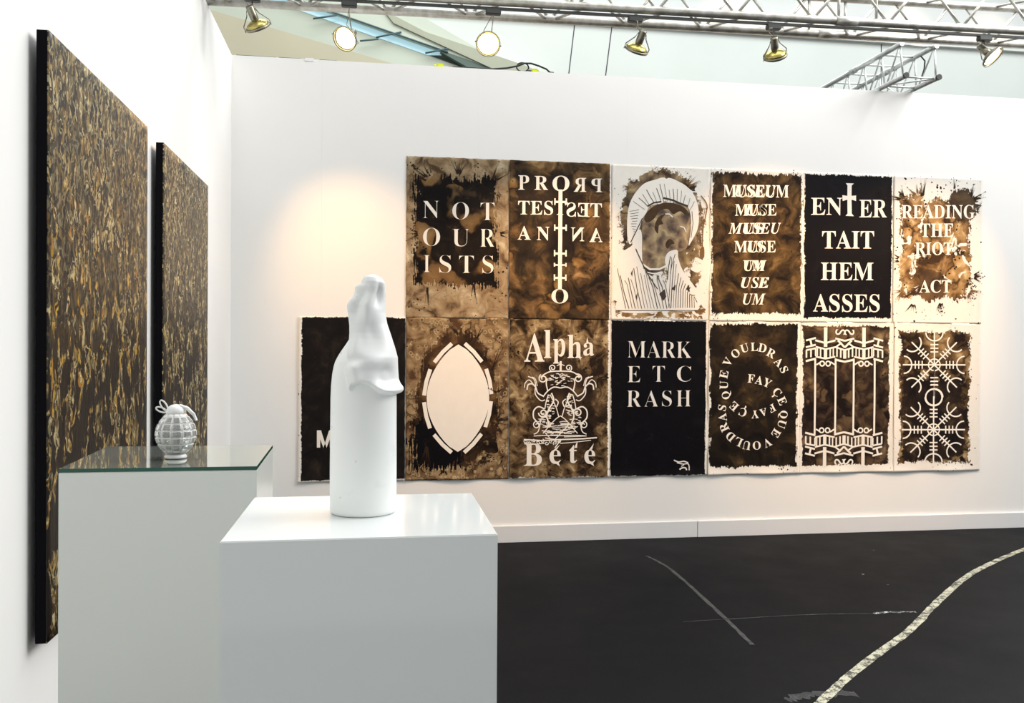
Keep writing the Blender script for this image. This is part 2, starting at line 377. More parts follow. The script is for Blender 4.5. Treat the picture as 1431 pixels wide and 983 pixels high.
M_splash = simple('splashed_ink', (44, 32, 22), .6, Specular_IOR_Level=.1)
M_splash2 = simple('splashed_brown_ink', (116, 88, 54), .6, Specular_IOR_Level=.1)
def splash(P, spots, mat, seed):
    rn = random.Random(seed)
    for cx, cy, rad, ln, n, a0, a1 in spots:                 # rays thrown out from an ink edge, with drops at their tips
        for _ in range(n):
            a = R(rn.uniform(a0, a1)); u = Vector((math.cos(a), math.sin(a))); v = Vector((-u.y, u.x)); b = Vector((cx, cy)) + u * rad * rn.uniform(.7, 1.05)
            L_ = ln * rn.uniform(.3, 1) ; w_ = rn.uniform(2.5, 6.5); e = b + u * L_; m1 = b + u * L_ * .4
            P.poly([tuple(b + v * w_), tuple(m1 + v * w_ * .35), tuple(e), tuple(m1 - v * w_ * .35), tuple(b - v * w_)])
            if rn.random() < .6:
                r_ = rn.uniform(1.5, 4.2); c = e + u * rn.uniform(2, 10); P.poly([(c.x + r_ * math.cos(k * 1.05), c.y + r_ * math.sin(k * 1.05)) for k in range(6)])
    P.flush('ink_splash', mat, 'thin splashed rays and drops of ink', kind='stuff')
_gc = {}
def glyphs(txt, style, track=1.0):
    key = (txt, style, track)
    if key in _gc: return _gc[key]
    out = ''
    for ch in txt:
        if style in ('bold', 'thin') and ch.isascii() and ch.isalpha(): out += chr((0x1D400 - 65 if ch.isupper() else 0x1D41A - 97) + ord(ch))
        elif style == 'ital' and ch.isascii() and ch.isalpha(): out += chr((0x1D468 - 65 if ch.isupper() else 0x1D482 - 97) + ord(ch))
        else: out += ch
    c = bpy.data.curves.new('type', 'FONT'); c.body = out; c.space_character = track; c.resolution_u = 4
    if style == 'thin': c.offset = -.015
    if style == 'heavy': c.offset = .006
    ob = bpy.data.objects.new('type', c); COL.objects.link(ob)
    dg = bpy.context.evaluated_depsgraph_get(); dg.update()
    me = bpy.data.meshes.new_from_object(ob.evaluated_get(dg))
    r_ = ([(v.co.x, v.co.y) for v in me.vertices], [list(p.vertices) for p in me.polygons])
    bpy.data.objects.remove(ob); bpy.data.curves.remove(c); bpy.data.meshes.remove(me)
    _gc[key] = r_; return r_

PAPER = (236, 231, 222)
def ink_mat(name, W, H, seed, layers, paper=PAPER, dots=.3, glossy=.6):
    """layers: dicts with m=(l,r,b,t) margins or e=(cx,cz,rx,rz) ellipse, rag=(coarse,fine,streak), stops, puddle, soft"""
    t = NT(name); X, _, Z = t.sep()[:3]; o = t.mapped((1, 1, 1), (seed * 3.1, 0, seed * 1.7)); wv = t.warp(o, 7, .10)
    col = t.mix(t.noise(30, 3, vec=o), paper, tuple(int(v * .95) for v in paper))
    for i, L in enumerate(layers):
        oo = t.mapped((1, 1, 1), (i * 5.3, 0, i * 2.9), vec=o); a, b, s_ = L['rag']
        n1 = t.math('MULTIPLY', t.math('SUBTRACT', t.noise(L.get('cs', 9), 4, .6, vec=oo), .5), a * 2)
        n2 = t.math('MULTIPLY', t.math('SUBTRACT', t.noise(52, 3, vec=oo, rough=.65), .5), b * 2)
        st = t.math('MULTIPLY', t.math('SUBTRACT', t.noise(1, 3, vec=t.mapped((75, 1, 7), vec=oo)), .5), s_ * 2)
        nn = t.math('ADD', t.math('ADD', n1, n2), st)
        if 'e' in L:
            cx, cz, rx, rz = L['e']
            ex = t.math('DIVIDE', t.math('SUBTRACT', X, cx), rx); ez = t.math('DIVIDE', t.math('SUBTRACT', Z, cz), rz)
            d = t.math('MULTIPLY', t.math('SUBTRACT', 1, t.math('SQRT', t.math('ADD', t.math('MULTIPLY', ex, ex), t.math('MULTIPLY', ez, ez)))), min(rx, rz))
        else:
            l, r, bt, tp = L['m']
            d = t.math('MINIMUM', t.math('MINIMUM', t.math('SUBTRACT', X, l), t.math('SUBTRACT', W - r, X)),
                       t.math('MINIMUM', t.math('SUBTRACT', Z, bt), t.math('SUBTRACT', H - tp, Z)))
        d = t.math('ADD', d, nn)
        m = t.math('MULTIPLY', t.math('ADD', d, 0), 1 / L.get('soft', .004), clamp=True)
        if 'holes' in L:
            hn = t.noise(L.get('hs', 11), 4, 1.0, vec=t.mapped((1, 1, 1), (9, 0, 4), vec=oo)); m = t.math('MULTIPLY', m, t.math('MULTIPLY', t.math('SUBTRACT', hn, L['holes']), 28, clamp=True))
        cl = t.noise(L.get('ts', 6), 6, 1.4, vec=wv, rough=.6)
        pd = t.voro(L.get('ps', 9), vec=wv, feature='SMOOTH_F1'); pk = L.get('puddle', .35)
        ed = t.voro(L.get('ps', 9), vec=wv, feature='DISTANCE_TO_EDGE')
        v = t.math('ADD', t.math('MULTIPLY', cl, 1 - pk), t.math('MULTIPLY', t.math('SUBTRACT', 1, t.math('MULTIPLY', pd, 1.5), clamp=True), pk))
        c = t.ramp(v, L['stops'])
        if L.get('rim', 0): c = t.mix(t.math('MULTIPLY', t.math('SUBTRACT', 1, t.math('MULTIPLY', ed, 16), clamp=True), t.math('MULTIPLY', t.math('GREATER_THAN', t.noise(4, 2, vec=oo), .5), L['rim'])), c, (30, 20, 14))
        if L.get('bubbles', 0):
            bw = t.voro(26, vec=oo); ring = t.math('MULTIPLY', t.math('LESS_THAN', t.math('ABSOLUTE', t.math('SUBTRACT', bw, .33)), .06), t.math('GREATER_THAN', t.noise(6, 2, vec=oo), .47))
            c = t.mix(t.math('MULTIPLY', ring, L['bubbles']), c, (205, 188, 150))
        if L.get('lobes'):
            lv = t.warp(t.mapped((1, 1, 1), (2.2, 0, 7.7), vec=oo), 9, .09); ls = L.get('ls', 9); dd = t.voro(ls, vec=lv, feature='SMOOTH_F1', rnd=.9)
            gate = t.math('MULTIPLY', t.math('SUBTRACT', t.noise(3.5, 2, vec=lv), 1 - L['lobes']), 14, clamp=True)
            ins = t.math('MULTIPLY', t.math('SUBTRACT', .40, dd), 22, clamp=True); lc = t.ramp(t.math('ADD', dd, t.math('MULTIPLY', cl, .5)), L['lstops'])
            out_ = t.math('SUBTRACT', 1, t.math('MULTIPLY', t.math('ABSOLUTE', t.math('SUBTRACT', dd, .40)), 20), clamp=True)
            c = t.mix(t.math('MULTIPLY', t.math('MULTIPLY', ins, gate), .85), c, lc); c = t.mix(t.math('MULTIPLY', t.math('MULTIPLY', out_, gate), .75), c, (22, 14, 10))
        # a darker rim where the ink pooled at its edge
        rim = t.math('MULTIPLY', t.math('SUBTRACT', 1, t.math('MULTIPLY', t.math('ABSOLUTE', d), 90), clamp=True), L.get('edge', .25))
        c = t.mix(rim, c, (28, 20, 14)); col = t.mix(m, col, c)
    sp = t.math('LESS_THAN', t.voro(34, vec=t.warp(o, 60, .02)), t.math('MULTIPLY', t.math('MULTIPLY_ADD', t.noise(7, 2, vec=o), 1, -.42, clamp=True), dots * 3))
    col = t.mix(sp, col, (34, 24, 18))
    n_ = t.noise(14, 3, vec=o); t.fin(col, t.math('MULTIPLY_ADD', n_, .3, glossy - .15)); t.b.inputs['Specular IOR Level'].default_value = .1; t.bump(t.noise(9, 3, vec=o), .25, .004); return t.m

def sheet(P, mat, curl, seed, label):
    nx, nz = 30, 46; rnd = random.Random(seed); ph = [rnd.uniform(0, 6.28) for _ in range(6)]; W, H = P.W, P.H; bm = bmesh.new()
    def off(x, z):
        b = max(0, (.075 - z) / .075) ** 2 * curl * (.55 + .45 * math.sin(x * 13 + ph[0])) + max(0, (z - H + .05) / .05) ** 2 * .002 * (.6 + .4 * math.sin(x * 11 + ph[1]))
        s = (max(0, (.035 - x) / .035) ** 2 * (.5 + .5 * math.sin(z * 9 + ph[2])) + max(0, (x - W + .035) / .035) ** 2 * (.5 + .5 * math.sin(z * 8 + ph[3]))) * .004
        return b + s
    def prm(i, n): u = i / n; return u + .25 * math.sin(2 * math.pi * u) * -1 / (2 * math.pi) * 1.6
    F, B = {}, {}
    for i in range(nx + 1):
        for j in range(nz + 1):
            u, v = prm(i, nx), prm(j, nz); x, z = u * W, v * H
            jx = (rnd.uniform(-.0018, .0018) if i in (0, nx) else 0); jz = (rnd.uniform(-.0018, .0018) if j in (0, nz) else 0)
            y = -off(x, z); F[i, j] = bm.verts.new((x + jx, y, z + jz)); B[i, j] = bm.verts.new((x + jx, y + .0006, z + jz))
    for i in range(nx):
        for j in range(nz):
            bm.faces.new((F[i, j], F[i + 1, j], F[i + 1, j + 1], F[i, j + 1])).smooth = True
            bm.faces.new((B[i, j], B[i, j + 1], B[i + 1, j + 1], B[i + 1, j])).smooth = True
    for i in range(nx):
        bm.faces.new((F[i, 0], B[i, 0], B[i + 1, 0], F[i + 1, 0])); bm.faces.new((F[i, nz], F[i + 1, nz], B[i + 1, nz], B[i, nz]))
    for j in range(nz):
        bm.faces.new((F[0, j], F[0, j + 1], B[0, j + 1], B[0, j])); bm.faces.new((F[nx, j], B[nx, j], B[nx, j + 1], F[nx, j + 1]))
    from_bm('sheet', bm, mat, P.root); tag(P.root, label, 'poster', 'ink posters on the white wall')

def mk(X, row, quad, off, seed, curl, layers, label, **kw):
    Z = (1.645, 2.812) if row == 't' else (.468, 1.65)
    P = Poster(X[0], X[1], Z[0], Z[1], quad, off); m = ink_mat('ink_paper', P.W, P.H, seed, layers, **kw); sheet(P, m, curl, seed, label); return P
def px(c, *pts):
    ox, oy, k = CROPS[c]; return [(x / k + ox, y / k + oy) for x, y in pts]

BLK = [(.2, (5, 4, 8)), (.55, (9, 7, 12)), (.8, (26, 22, 24))]
# 1 NOT OUR ISTS
P = mk((1.217, 1.964), 't', px('A', (28, 35), (623, 57), (623, 970), (28, 962)), .004, 11, .004, [
    dict(m=(-.1, -.1, -.1, -.1), rag=(0, 0, 0), stops=[(.32, (74, 58, 40)), (.45, (142, 120, 92)), (.56, (162, 146, 118)), (.7, (204, 192, 170))], puddle=.2, rim=.2, edge=0),
    dict(m=(.06, .09, .24, .14), rag=(.07, .05, .09), stops=[(.38, (12, 9, 9)), (.54, (28, 22, 17)), (.68, (70, 54, 38))], puddle=.3, ps=5.5, edge=.6, lobes=.62, ls=5.5, lstops=[(.3, (150, 122, 84)), (.5, (126, 98, 62)), (.75, (84, 62, 38))])],
    'brown ink poster lettered NOT OUR ISTS, first of the upper row', paper=(190, 176, 150), dots=.35)
P.crop = 'A'
for s_, b_ in (('N', (123, 292, 217, 392)), ('O', (293, 300, 390, 398)), ('T', (458, 303, 540, 402)), ('O', (125, 447, 223, 550)), ('U', (293, 453, 392, 553)), ('R', (455, 453, 542, 555)),
               ('I', (130, 603, 165, 700)), ('S', (220, 603, 288, 705)), ('T', (335, 607, 420, 705)), ('S', (470, 605, 535, 708))):
    P.text(s_, 'thin', b_)
P.flush('lettering', M_letter)
splash(P, [(180, 190, 60, 110, 9, 200, 260), (330, 150, 20, 90, 8, 240, 300), (520, 190, 40, 110, 8, 280, 340), (110, 480, 20, 70, 7, 150, 210), (560, 480, 20, 60, 6, -20, 30), (150, 780, 10, 150, 6, 80, 100), (420, 760, 10, 110, 6, 80, 100), (60, 80, 4, 70, 3, 30, 60)], M_splash, 1)
# 2 PRO TEST ANTNA
P = mk((1.967, 2.735), 't', px('A', (630, 57), (1200, 75), (1200, 972), (630, 972)), .007, 23, .004, [
    dict(m=(-.05, .004, -.05, -.05), rag=(.006, .01, 0), stops=[(.36, (28, 22, 18)), (.47, (70, 54, 36)), (.58, (114, 88, 56)), (.7, (162, 132, 90))], puddle=.25, ps=6, edge=0, lobes=.48, ls=8, lstops=[(.3, (176, 140, 90)), (.5, (140, 106, 62)), (.75, (90, 64, 36))]),
    dict(m=(.03, .25, .28, .05), rag=(.10, .03, .02), soft=.05, stops=[(.3, (22, 18, 18)), (.5, (44, 36, 28)), (.68, (104, 82, 54))], puddle=.4, ps=6, edge=0)],
    'brown ink poster lettered PRO TEST ANTNA with mirrored copy and long rod')
P.crop = 'A'
P.text('P', 'bold', (680, 145, 740, 228)); P.text('R', 'bold', (770, 148, 845, 228)); P.text('R', 'bold', (990, 157, 1060, 237), True); P.text('P', 'bold', (1090, 160, 1150, 238), True)
P.text('O', 'bold', (870, 145, 965, 235)); P.text('TEST', 'bold', (680, 290, 945, 372), track=1.03); P.text('TES', 'bold', (950, 298, 1150, 380, 3), True)
P.text('A', 'bold', (678, 437, 750, 515)); P.text('N', 'bold', (785, 440, 855, 518)); P.text('N', 'bold', (975, 442, 1050, 522), True); P.text('A', 'bold', (1080, 445, 1155, 525), True)
P.text('O', 'bold', (868, 795, 962, 880)); P.flush('lettering', M_letter); P.stroke([(915, 225), (915, 800)], 22)
for y_, h_ in ((290, 1), (440, 1), (587, 1), (655, .6), (727, 1)):
    P.stroke([(882, y_ + 6 * h_), (950, y_ + 6 * h_)], 9 * h_ + 3)
    for x_ in (884, 948): P.stroke([(x_, y_ - 14 * h_), (x_, y_ + 22 * h_)], 8)
P.flush('rod_sign', M_letter, 'vertical white rod with short barred crosspieces')
# 3 veiled figure
P = mk((2.742, 3.517), 't', px('B', (18, 38), (590, 62), (590, 962), (18, 955)), .004, 31, .004, [
    dict(e=(.39, .735, .335, .43), rag=(.10, .05, 0), stops=[(.34, (56, 44, 36)), (.5, (112, 94, 72)), (.6, (160, 138, 104)), (.75, (214, 196, 160))], puddle=.3, ps=9, holes=.36, soft=.012, lobes=.5, ls=14, lstops=[(.3, (190, 168, 130)), (.7, (110, 86, 58))]),
    dict(e=(.57, .42, .14, .28), rag=(.08, .05, 0), stops=[(.35, (70, 54, 38)), (.6, (150, 126, 90)), (.75, (200, 180, 140))], holes=.42, soft=.012),
    dict(m=(.04, .03, .015, 1.07), rag=(.02, .03, .01), stops=[(.4, (120, 90, 50)), (.7, (210, 184, 140))], holes=.46, soft=.006)],
    'white poster with ink portrait of a figure in a white veil')
P.crop = 'V'
P.poly(smooth_loop([(95, 400), (100, 300), (125, 215), (190, 130), (260, 100), (340, 92), (335, 232), (240, 265), (215, 310), (190, 350), (165, 430), (120, 510), (100, 480)]))
P.poly(smooth_loop([(340, 92), (430, 115), (500, 170), (540, 250), (550, 340), (540, 420), (500, 500), (485, 520), (490, 480), (500, 400), (495, 320), (475, 270), (420, 245), (335, 232)]))
P.poly(smooth_loop([(125, 520), (60, 570), (35, 640), (30, 930), (360, 935), (330, 870), (290, 800), (215, 700), (195, 640), (190, 560), (187, 440), (165, 420), (130, 500)]))
P.poly(smooth_loop([(333, 880), (345, 780), (355, 700), (335, 620), (350, 570), (385, 550), (415, 552), (420, 600), (450, 680), (530, 790), (560, 850), (545, 935), (362, 935)]))
P.stroke([(195, 640), (240, 672), (300, 672), (345, 650)], 12); P.stroke([(215, 690), (260, 700), (320, 695)], 7); P.stroke([(215, 700), (260, 760), (300, 800), (335, 740)], 7)
P.flush('veil', M_letter, 'bare white paper veil and shawl')
M_line = simple('drawn_ink_line', (54, 40, 28), .7); M_skin = None
t = NT('ink_wash_face'); wv = t.warp(t.coord(), 8, .12)
t.fin(t.ramp(t.math('ADD', t.math('MULTIPLY', t.noise(9, 5, 1.5, vec=wv), .6), t.math('MULTIPLY', t.voro(11, vec=wv), .5)), [(.32, (58, 42, 32)), (.45, (112, 88, 64)), (.58, (150, 124, 90)), (.75, (190, 164, 120))]), .6); M_face = t.m
P.poly(smooth_loop([(240, 268), (335, 236), (420, 248), (473, 272), (493, 322), (497, 400), (487, 478), (470, 540), (420, 560), (385, 548), (350, 570), (335, 620), (340, 650), (300, 670), (240, 668), (198, 638), (192, 560), (190, 440), (195, 350), (215, 310)]))
P.layer = -0.5; P.flush('face_wash', M_face, 'blotched brown ink face'); P.layer = 1
for q in ([(215, 310), (262, 268), (330, 246), (400, 252), (455, 275), (487, 320), (470, 330), (430, 300), (385, 318), (350, 285), (300, 300), (262, 350), (222, 372), (202, 350)],
          [(268, 400), (290, 340), (335, 318), (312, 352), (322, 380), (296, 392), (290, 440), (276, 430)], [(345, 492), (368, 478), (395, 505), (372, 516), (352, 540), (338, 520)]): P.poly(smooth_loop(q))
P.layer = -0.2; P.flush('shadow_wash', simple('dark_brown_wash', (92, 70, 50), .65, var=.5, scale=30, Specular_IOR_Level=.1), 'darker brown ink pools in the face'); P.layer = 1
rn = random.Random(4)
for i in range(15):   # folds on the veil
    u = i / 14; a = Vector((125 + u * 400, 300 - 190 * math.sin(math.pi * (.12 + .76 * u)))); b = Vector((205 + u * 285, 300 - 60 * math.sin(math.pi * u) + rn.uniform(-20, 15)))
    a = a.lerp(b, rn.uniform(.05, .4)); P.stroke([tuple(a), tuple(a.lerp(b, .5) + Vector((rn.uniform(-4, 4), 0))), tuple(b)], rn.uniform(2, 4))
for i in range(10): P.stroke([(110 + i * 3 + rn.uniform(-5, 5), 300 + i * 16), (170 - i * 3, 290 + i * 18)], 2.5)
P.stroke([(222, 268), (262, 245), (310, 238)], 10); P.stroke([(322, 214), (380, 228), (430, 250), (480, 268)], 12); P.stroke([(190, 345), (165, 400), (118, 500)], 6); P.stroke([(505, 300), (512, 380), (500, 470)], 3.5)
for i in range(15): x0 = 45 + i * 20; P.stroke([(x0 - 6 + rn.uniform(-6, 6), 690 + i * 4 + rn.uniform(-60, 50)), (x0 + 14, 800 + rn.uniform(-30, 30)), (x0 + 45, 925)], rn.uniform(2.5, 5))
for i in range(12): x0 = 380 + i * 14; P.stroke([(x0 - 2 + i * 1, 600 + i * 24 + rn.uniform(-15, 30)), (x0 - 12, 760 + i * 8), (x0 - 20 + i, 920)], rn.uniform(2.5, 5))
P.stroke([(150, 540), (185, 620), (230, 710), (290, 800)], 6); P.stroke([(370, 590), (358, 660), (352, 740)], 5); P.stroke([(400, 575), (380, 640), (370, 700)], 4); P.stroke([(30, 937), (545, 937)], 4)
for q in ([(120, 700), (132, 670), (130, 720)], [(150, 850), (165, 820), (160, 870)], [(375, 800), (405, 770), (400, 810)], [(470, 800), (490, 770), (495, 820)], [(300, 830), (335, 800), (345, 850), (325, 875)]): P.poly(q)
P.flush('line_work', M_line, 'thin dark ink lines')
P.stroke([(335, 318), (360, 318), (382, 338)], 7); P.stroke([(430, 398), (455, 405), (468, 435)], 7); P.flush('highlight', M_letter, 'white eyelid marks')
splash(P, [(440, 160, 60, 90, 12, 270, 340), (540, 300, 20, 50, 8, -30, 60), (120, 150, 20, 50, 7, 160, 240), (300, 60, 6, 40, 6, 200, 340), (30, 870, 8, 40, 6, 90, 200), (560, 900, 8, 40, 6, 0, 90)], M_splash2, 2)
P.crop = 'V'; P.stroke(smooth_open([(560, 200), (600, 260), (590, 340), (575, 420), (572, 560)]), 7); P.poly(smooth_loop([(560, 540), (582, 530), (585, 590), (570, 605), (558, 580)])); P.flush('ink_splash', M_splash2, 'long running ink drip')
# 4 MUSEUM
P = mk((3.515, 4.277), 't', px('B', (590, 62), (1140, 88), (1140, 965), (590, 962)), .007, 43, .004, [
    dict(m=(.016, .016, .06, .03), rag=(.022, .02, .03), stops=[(.36, (24, 18, 14)), (.47, (54, 41, 25)), (.58, (86, 67, 40)), (.72, (128, 104, 66))], puddle=.15, edge=.4)],
    'dark brown poster with overprinted lettering MUSEUM MUSE UM USE UM')
P.crop = 'B'
P.text('MUSEUM', 'bold', (665, 160, 1050, 235, 6)); P.text('USEU', 'ital', (735, 165, 975, 232, 4))
P.text('MUSE', 'bold', (735, 275, 978, 345)); P.text('US', 'ital', (800, 275, 925, 343)); P.text('MUSEU', 'ital', (697, 385, 1005, 450)); P.text('US', 'bold', (785, 385, 905, 450))
P.text('MUSE', 'bold', (732, 490, 975, 560)); P.text('US', 'ital', (810, 492, 900, 558)); P.text('UM', 'bold', (785, 605, 905, 668)); P.text('UM', 'ital', (795, 605, 922, 668))
P.text('USE', 'ital', (773, 703, 938, 768)); P.text('USE', 'ital', (778, 703, 930, 766)); P.text('UM', 'ital', (785, 800, 918, 865))
P.flush('lettering', M_letter)
splash(P, [(640, 120, 10, 40, 8, 200, 300), (1080, 130, 10, 50, 8, 260, 340), (640, 900, 10, 40, 8, 90, 180), (700, 235, 4, 20, 4, 0, 360), (880, 560, 4, 14, 5, 0, 360)], M_splash, 3)
# 5 ENTER
P = mk((4.275, 5.030), 't', px('C', (40, 90), (575, 112), (575, 970), (40, 968)), .004, 57, .003, [
    dict(m=(.012, .006, .035, .014), rag=(.014, .016, .02), stops=BLK, puddle=.1, edge=0)], 'black poster lettered ENTER TAIT HEM ASSES with a cross')
P.crop = 'C'
P.text('EN', 'bold', (85, 243, 270, 345)); P.text('ER', 'bold', (372, 255, 538, 357)); P.text('TAIT', 'bold', (152, 435, 462, 538), track=1.02); P.text('HEM', 'bold', (147, 620, 460, 722)); P.text('ASSES', 'bold', (102, 803, 500, 908))
P.poly([(290, 158), (338, 160), (325, 172), (325, 232), (352, 230), (352, 262), (325, 254), (327, 335), (340, 350), (290, 348), (302, 335), (300, 254), (272, 262), (270, 228), (300, 232), (300, 172)])
P.flush('lettering', M_letter)
# 6 READING
P = mk((5.036, 5.806), 't', px('C', (580, 112), (1100, 135), (1095, 978), (580, 972)), .007, 64, .004, [
    dict(m=(.06, .10, .20, .16), rag=(.09, .07, .05), stops=[(.36, (58, 40, 24)), (.46, (112, 84, 50)), (.56, (164, 134, 90)), (.68, (230, 210, 172))], puddle=.3, ps=8, edge=.5, soft=.008, holes=.36, hs=8, lobes=.6, ls=9, lstops=[(.3, (220, 196, 150)), (.5, (170, 136, 88)), (.75, (112, 80, 46))]),
    dict(e=(.60, .95, .14, .13), rag=(.07, .06, .02), stops=[(.3, (36, 28, 22)), (.7, (100, 80, 56))], soft=.008),
    dict(e=(.34, .30, .12, .13), rag=(.07, .05, .02), stops=[(.3, (46, 34, 26)), (.7, (120, 92, 60))], soft=.008)], 'white poster with splashed brown ink lettered READING THE RIOT: ACT', dots=.45)
P.crop = 'C'
P.text('READING', 'bold', (625, 285, 1055, 365, 2)); P.text('THE', 'bold', (735, 395, 930, 472)); P.text('RIOT', 'bold', (705, 503, 925, 578)); P.text('ACT', 'bold', (730, 722, 918, 797))
for c_ in ((943, 537), (943, 570)): P.arc(c_[0], c_[1], 5, 0, 360, 9, 8)
P.flush('lettering', M_letter)
splash(P, [(640, 260, 30, 80, 10, 180, 270), (745, 250, 20, 110, 6, 255, 285), (935, 200, 10, 80, 4, 262, 280), (1030, 260, 30, 70, 14, 270, 360), (1040, 700, 20, 60, 12, -40, 40), (860, 840, 20, 60, 10, 50, 120), (700, 850, 20, 80, 8, 70, 140), (625, 600, 20, 40, 8, 140, 220)], M_splash, 4)
splash(P, [(720, 240, 30, 60, 9, 200, 300), (1010, 780, 30, 70, 9, 0, 90), (640, 780, 20, 60, 8, 90, 180)], M_splash2, 5)
# lower row: 0 black with M
P = mk((.462, 1.215), 'b', [(417, 446), (566, 448), (566, 671), (417, 674)], .007, 71, .010, [
    dict(m=(.022, -.02, .012, .004), rag=(.014, .014, .006), stops=[(.25, (14, 12, 12)), (.5, (24, 21, 20)), (.7, (44, 36, 30)), (.8, (86, 70, 52))], puddle=.1, edge=0)], 'black poster behind the marble bottle with one white sans letter M')
P.crop = 'W'; [P.poly(q) for q in ([(170, 677), (188, 677), (188, 770), (170, 770)], [(240, 677), (258, 677), (258, 770), (240, 770)], [(170, 677), (192, 677), (222, 770), (205, 770)], [(258, 677), (236, 677), (206, 770), (223, 770)])]; P.flush('lettering', M_letter)
# 1 almond
P = mk((1.221, 1.971), 'b', px('D', (28, 50), (622, 60), (622, 962), (28, 968)), .004, 83, .012, [
    dict(m=(-.1, -.1, -.1, -.1), rag=(0, 0, 0), stops=[(.36, (78, 56, 38)), (.47, (128, 104, 74)), (.58, (152, 130, 98)), (.72, (196, 176, 140))], puddle=.2, ps=16, lobes=.5, ls=17, lstops=[(.3, (176, 152, 116)), (.7, (120, 96, 66))], bubbles=.45, edge=0),
    dict(e=(.375, .60, .31, .50), rag=(.07, .05, .05), stops=[(.3, (24, 16, 12)), (.5, (62, 44, 28)), (.68, (112, 84, 54))], puddle=.3, ps=8, edge=.3, soft=.02),
    dict(m=(.05, .32, .08, .72), rag=(.10, .05, .16), stops=BLK, edge=0),
    dict(m=(.42, .04, .10, .75), rag=(.12, .08, .02), stops=[(.3, (20, 14, 10)), (.7, (70, 50, 34))], edge=0, holes=.5)], 'tan bubbled ink poster with a large white pointed oval', paper=(190, 170, 140))
P.crop = 'D'
for sx in (-1, 1):
    P.poly([(328, 205)] + [(328 + sx * 181 * math.sin(math.pi * k / 20) ** .70, 205 + 603 * k / 20) for k in range(1, 20)] + [(328, 808)])
for a, b in (((290, 200), (190, 305)), ((365, 200), (465, 303)), ((167, 343), (132, 490)), ((490, 343), (522, 485)), ((132, 528), (167, 675)), ((520, 525), (487, 670)), ((190, 710), (292, 812)), ((465, 708), (365, 812))):
    a, b = Vector(a), Vector(b); mid = (a + b) / 2; o_ = (mid - Vector((328, 505))).normalized() * 6; P.stroke([tuple(a), tuple(mid + o_), tuple(b)], 22)
P.flush('oval_emblem', M_letter, 'white pointed oval ringed by eight dashes')
splash(P, [(520, 360, 10, 200, 5, 285, 300), (430, 180, 10, 90, 5, 280, 320), (330, 150, 10, 100, 5, 215, 250), (540, 640, 20, 90, 12, -60, 60), (150, 760, 20, 160, 12, 75, 110), (480, 820, 20, 70, 12, 0, 120), (110, 640, 10, 60, 10, 140, 220), (250, 900, 20, 60, 8, 60, 150), (560, 480, 10, 60, 8, 200, 340), (70, 700, 10, 60, 8, 60, 160)], M_splash, 6)
# 2 Alpha Bete
P = mk((1.976, 2.738), 'b', px('D', (625, 60), (1195, 68), (1195, 950), (625, 960)), .007, 91, .010, [
    dict(m=(-.02, .012, .004, -.02), rag=(.012, .022, 0), stops=[(.36, (36, 26, 18)), (.47, (94, 74, 50)), (.57, (138, 116, 84)), (.7, (190, 170, 130))], puddle=.2, edge=.2, ts=9),
    dict(e=(.42, .50, .30, .42), rag=(.12, .05, 0), soft=.06, stops=[(.3, (22, 16, 14)), (.5, (54, 40, 28)), (.7, (92, 72, 48))], edge=0)], 'brown ink poster lettered Alpha Bete with a crowned crest', dots=.4)
P.crop = 'G'
for ch, b_ in (('A', (85, 50, 218, 235)), ('l', (215, 28, 262, 212)), ('p', (275, 85, 355, 248)), ('h', (370, 60, 465, 212)), ('a', (475, 110, 548, 198)), ('B', (88, 770, 205, 918)), ('e', (255, 812, 330, 905)), ('t', (385, 782, 438, 900)), ('e', (487, 812, 560, 905))): P.text(ch, 'bold', b_)
P.poly([(500, 75), (512, 118), (494, 118)]); P.poly([(325, 778), (300, 815), (280, 815)]); P.poly([(550, 770), (538, 812), (518, 812)]); P.poly([(440, 755), (438, 800), (418, 800)])
P.poly([(315, 895), (325, 922), (300, 905)]); P.poly([(545, 895), (552, 920), (528, 905)]); P.poly([(455, 205), (462, 226), (446, 212)])
P.flush('lettering', M_letter)
rn = random.Random(8)
for sx in (-1, 1):
    fx = lambda x: 325 + sx * (x - 325)
    S_ = lambda pts, w_: P.stroke(smooth_open([(fx(x), y) for x, y in pts]), w_)
    P.spiral(fx(378), 276, 24, 6, 90, 1.4 * -sx, 7); P.spiral(fx(440), 345, 30, 8, -120, 1.3 * sx, 8)
    S_([(325, 297), (390, 300), (430, 316), (458, 338)], 8); S_([(410, 425), (420, 375), (412, 345)], 8); S_([(325, 408), (370, 402), (410, 428), (440, 465)], 8)
    S_([(436, 462), (475, 440), (490, 400), (515, 380), (540, 388), (546, 420)], 9); S_([(428, 485), (455, 490), (490, 450), (492, 405)], 7); S_([(488, 400), (500, 350), (540, 332)], 7); S_([(478, 395), (492, 348), (515, 335)], 5); S_([(495, 398), (530, 355), (558, 375), (562, 405)], 6)
    S_([(385, 440), (370, 490), (398, 540), (415, 590), (400, 640)], 10); S_([(405, 450), (420, 500), (428, 545)], 7); P.spiral(fx(440), 570, 30, 8, 180, 1.3 * sx, 9)
    S_([(430, 545), (470, 530), (500, 555), (502, 600), (478, 630), (460, 650)], 9); P.spiral(fx(480), 650, 26, 6, -90, 1.2 * sx, 7); S_([(455, 620), (470, 690), (500, 710)], 7)
    S_([(325, 590), (365, 620), (440, 705)], 6); S_([(325, 720), (425, 718), (500, 722)], 6); S_([(395, 450), (355, 530), (335, 600)], 6)
    S_([(360, 480), (340, 500), (350, 530)], 8)
P.stroke([(325, 232), (325, 295)], 14); P.stroke([(300, 262), (325, 250), (350, 262)], 6); P.stroke([(85, 745), (200, 752), (340, 745), (480, 740), (570, 733)], 9); P.stroke([(90, 768), (130, 778), (220, 770)], 6)
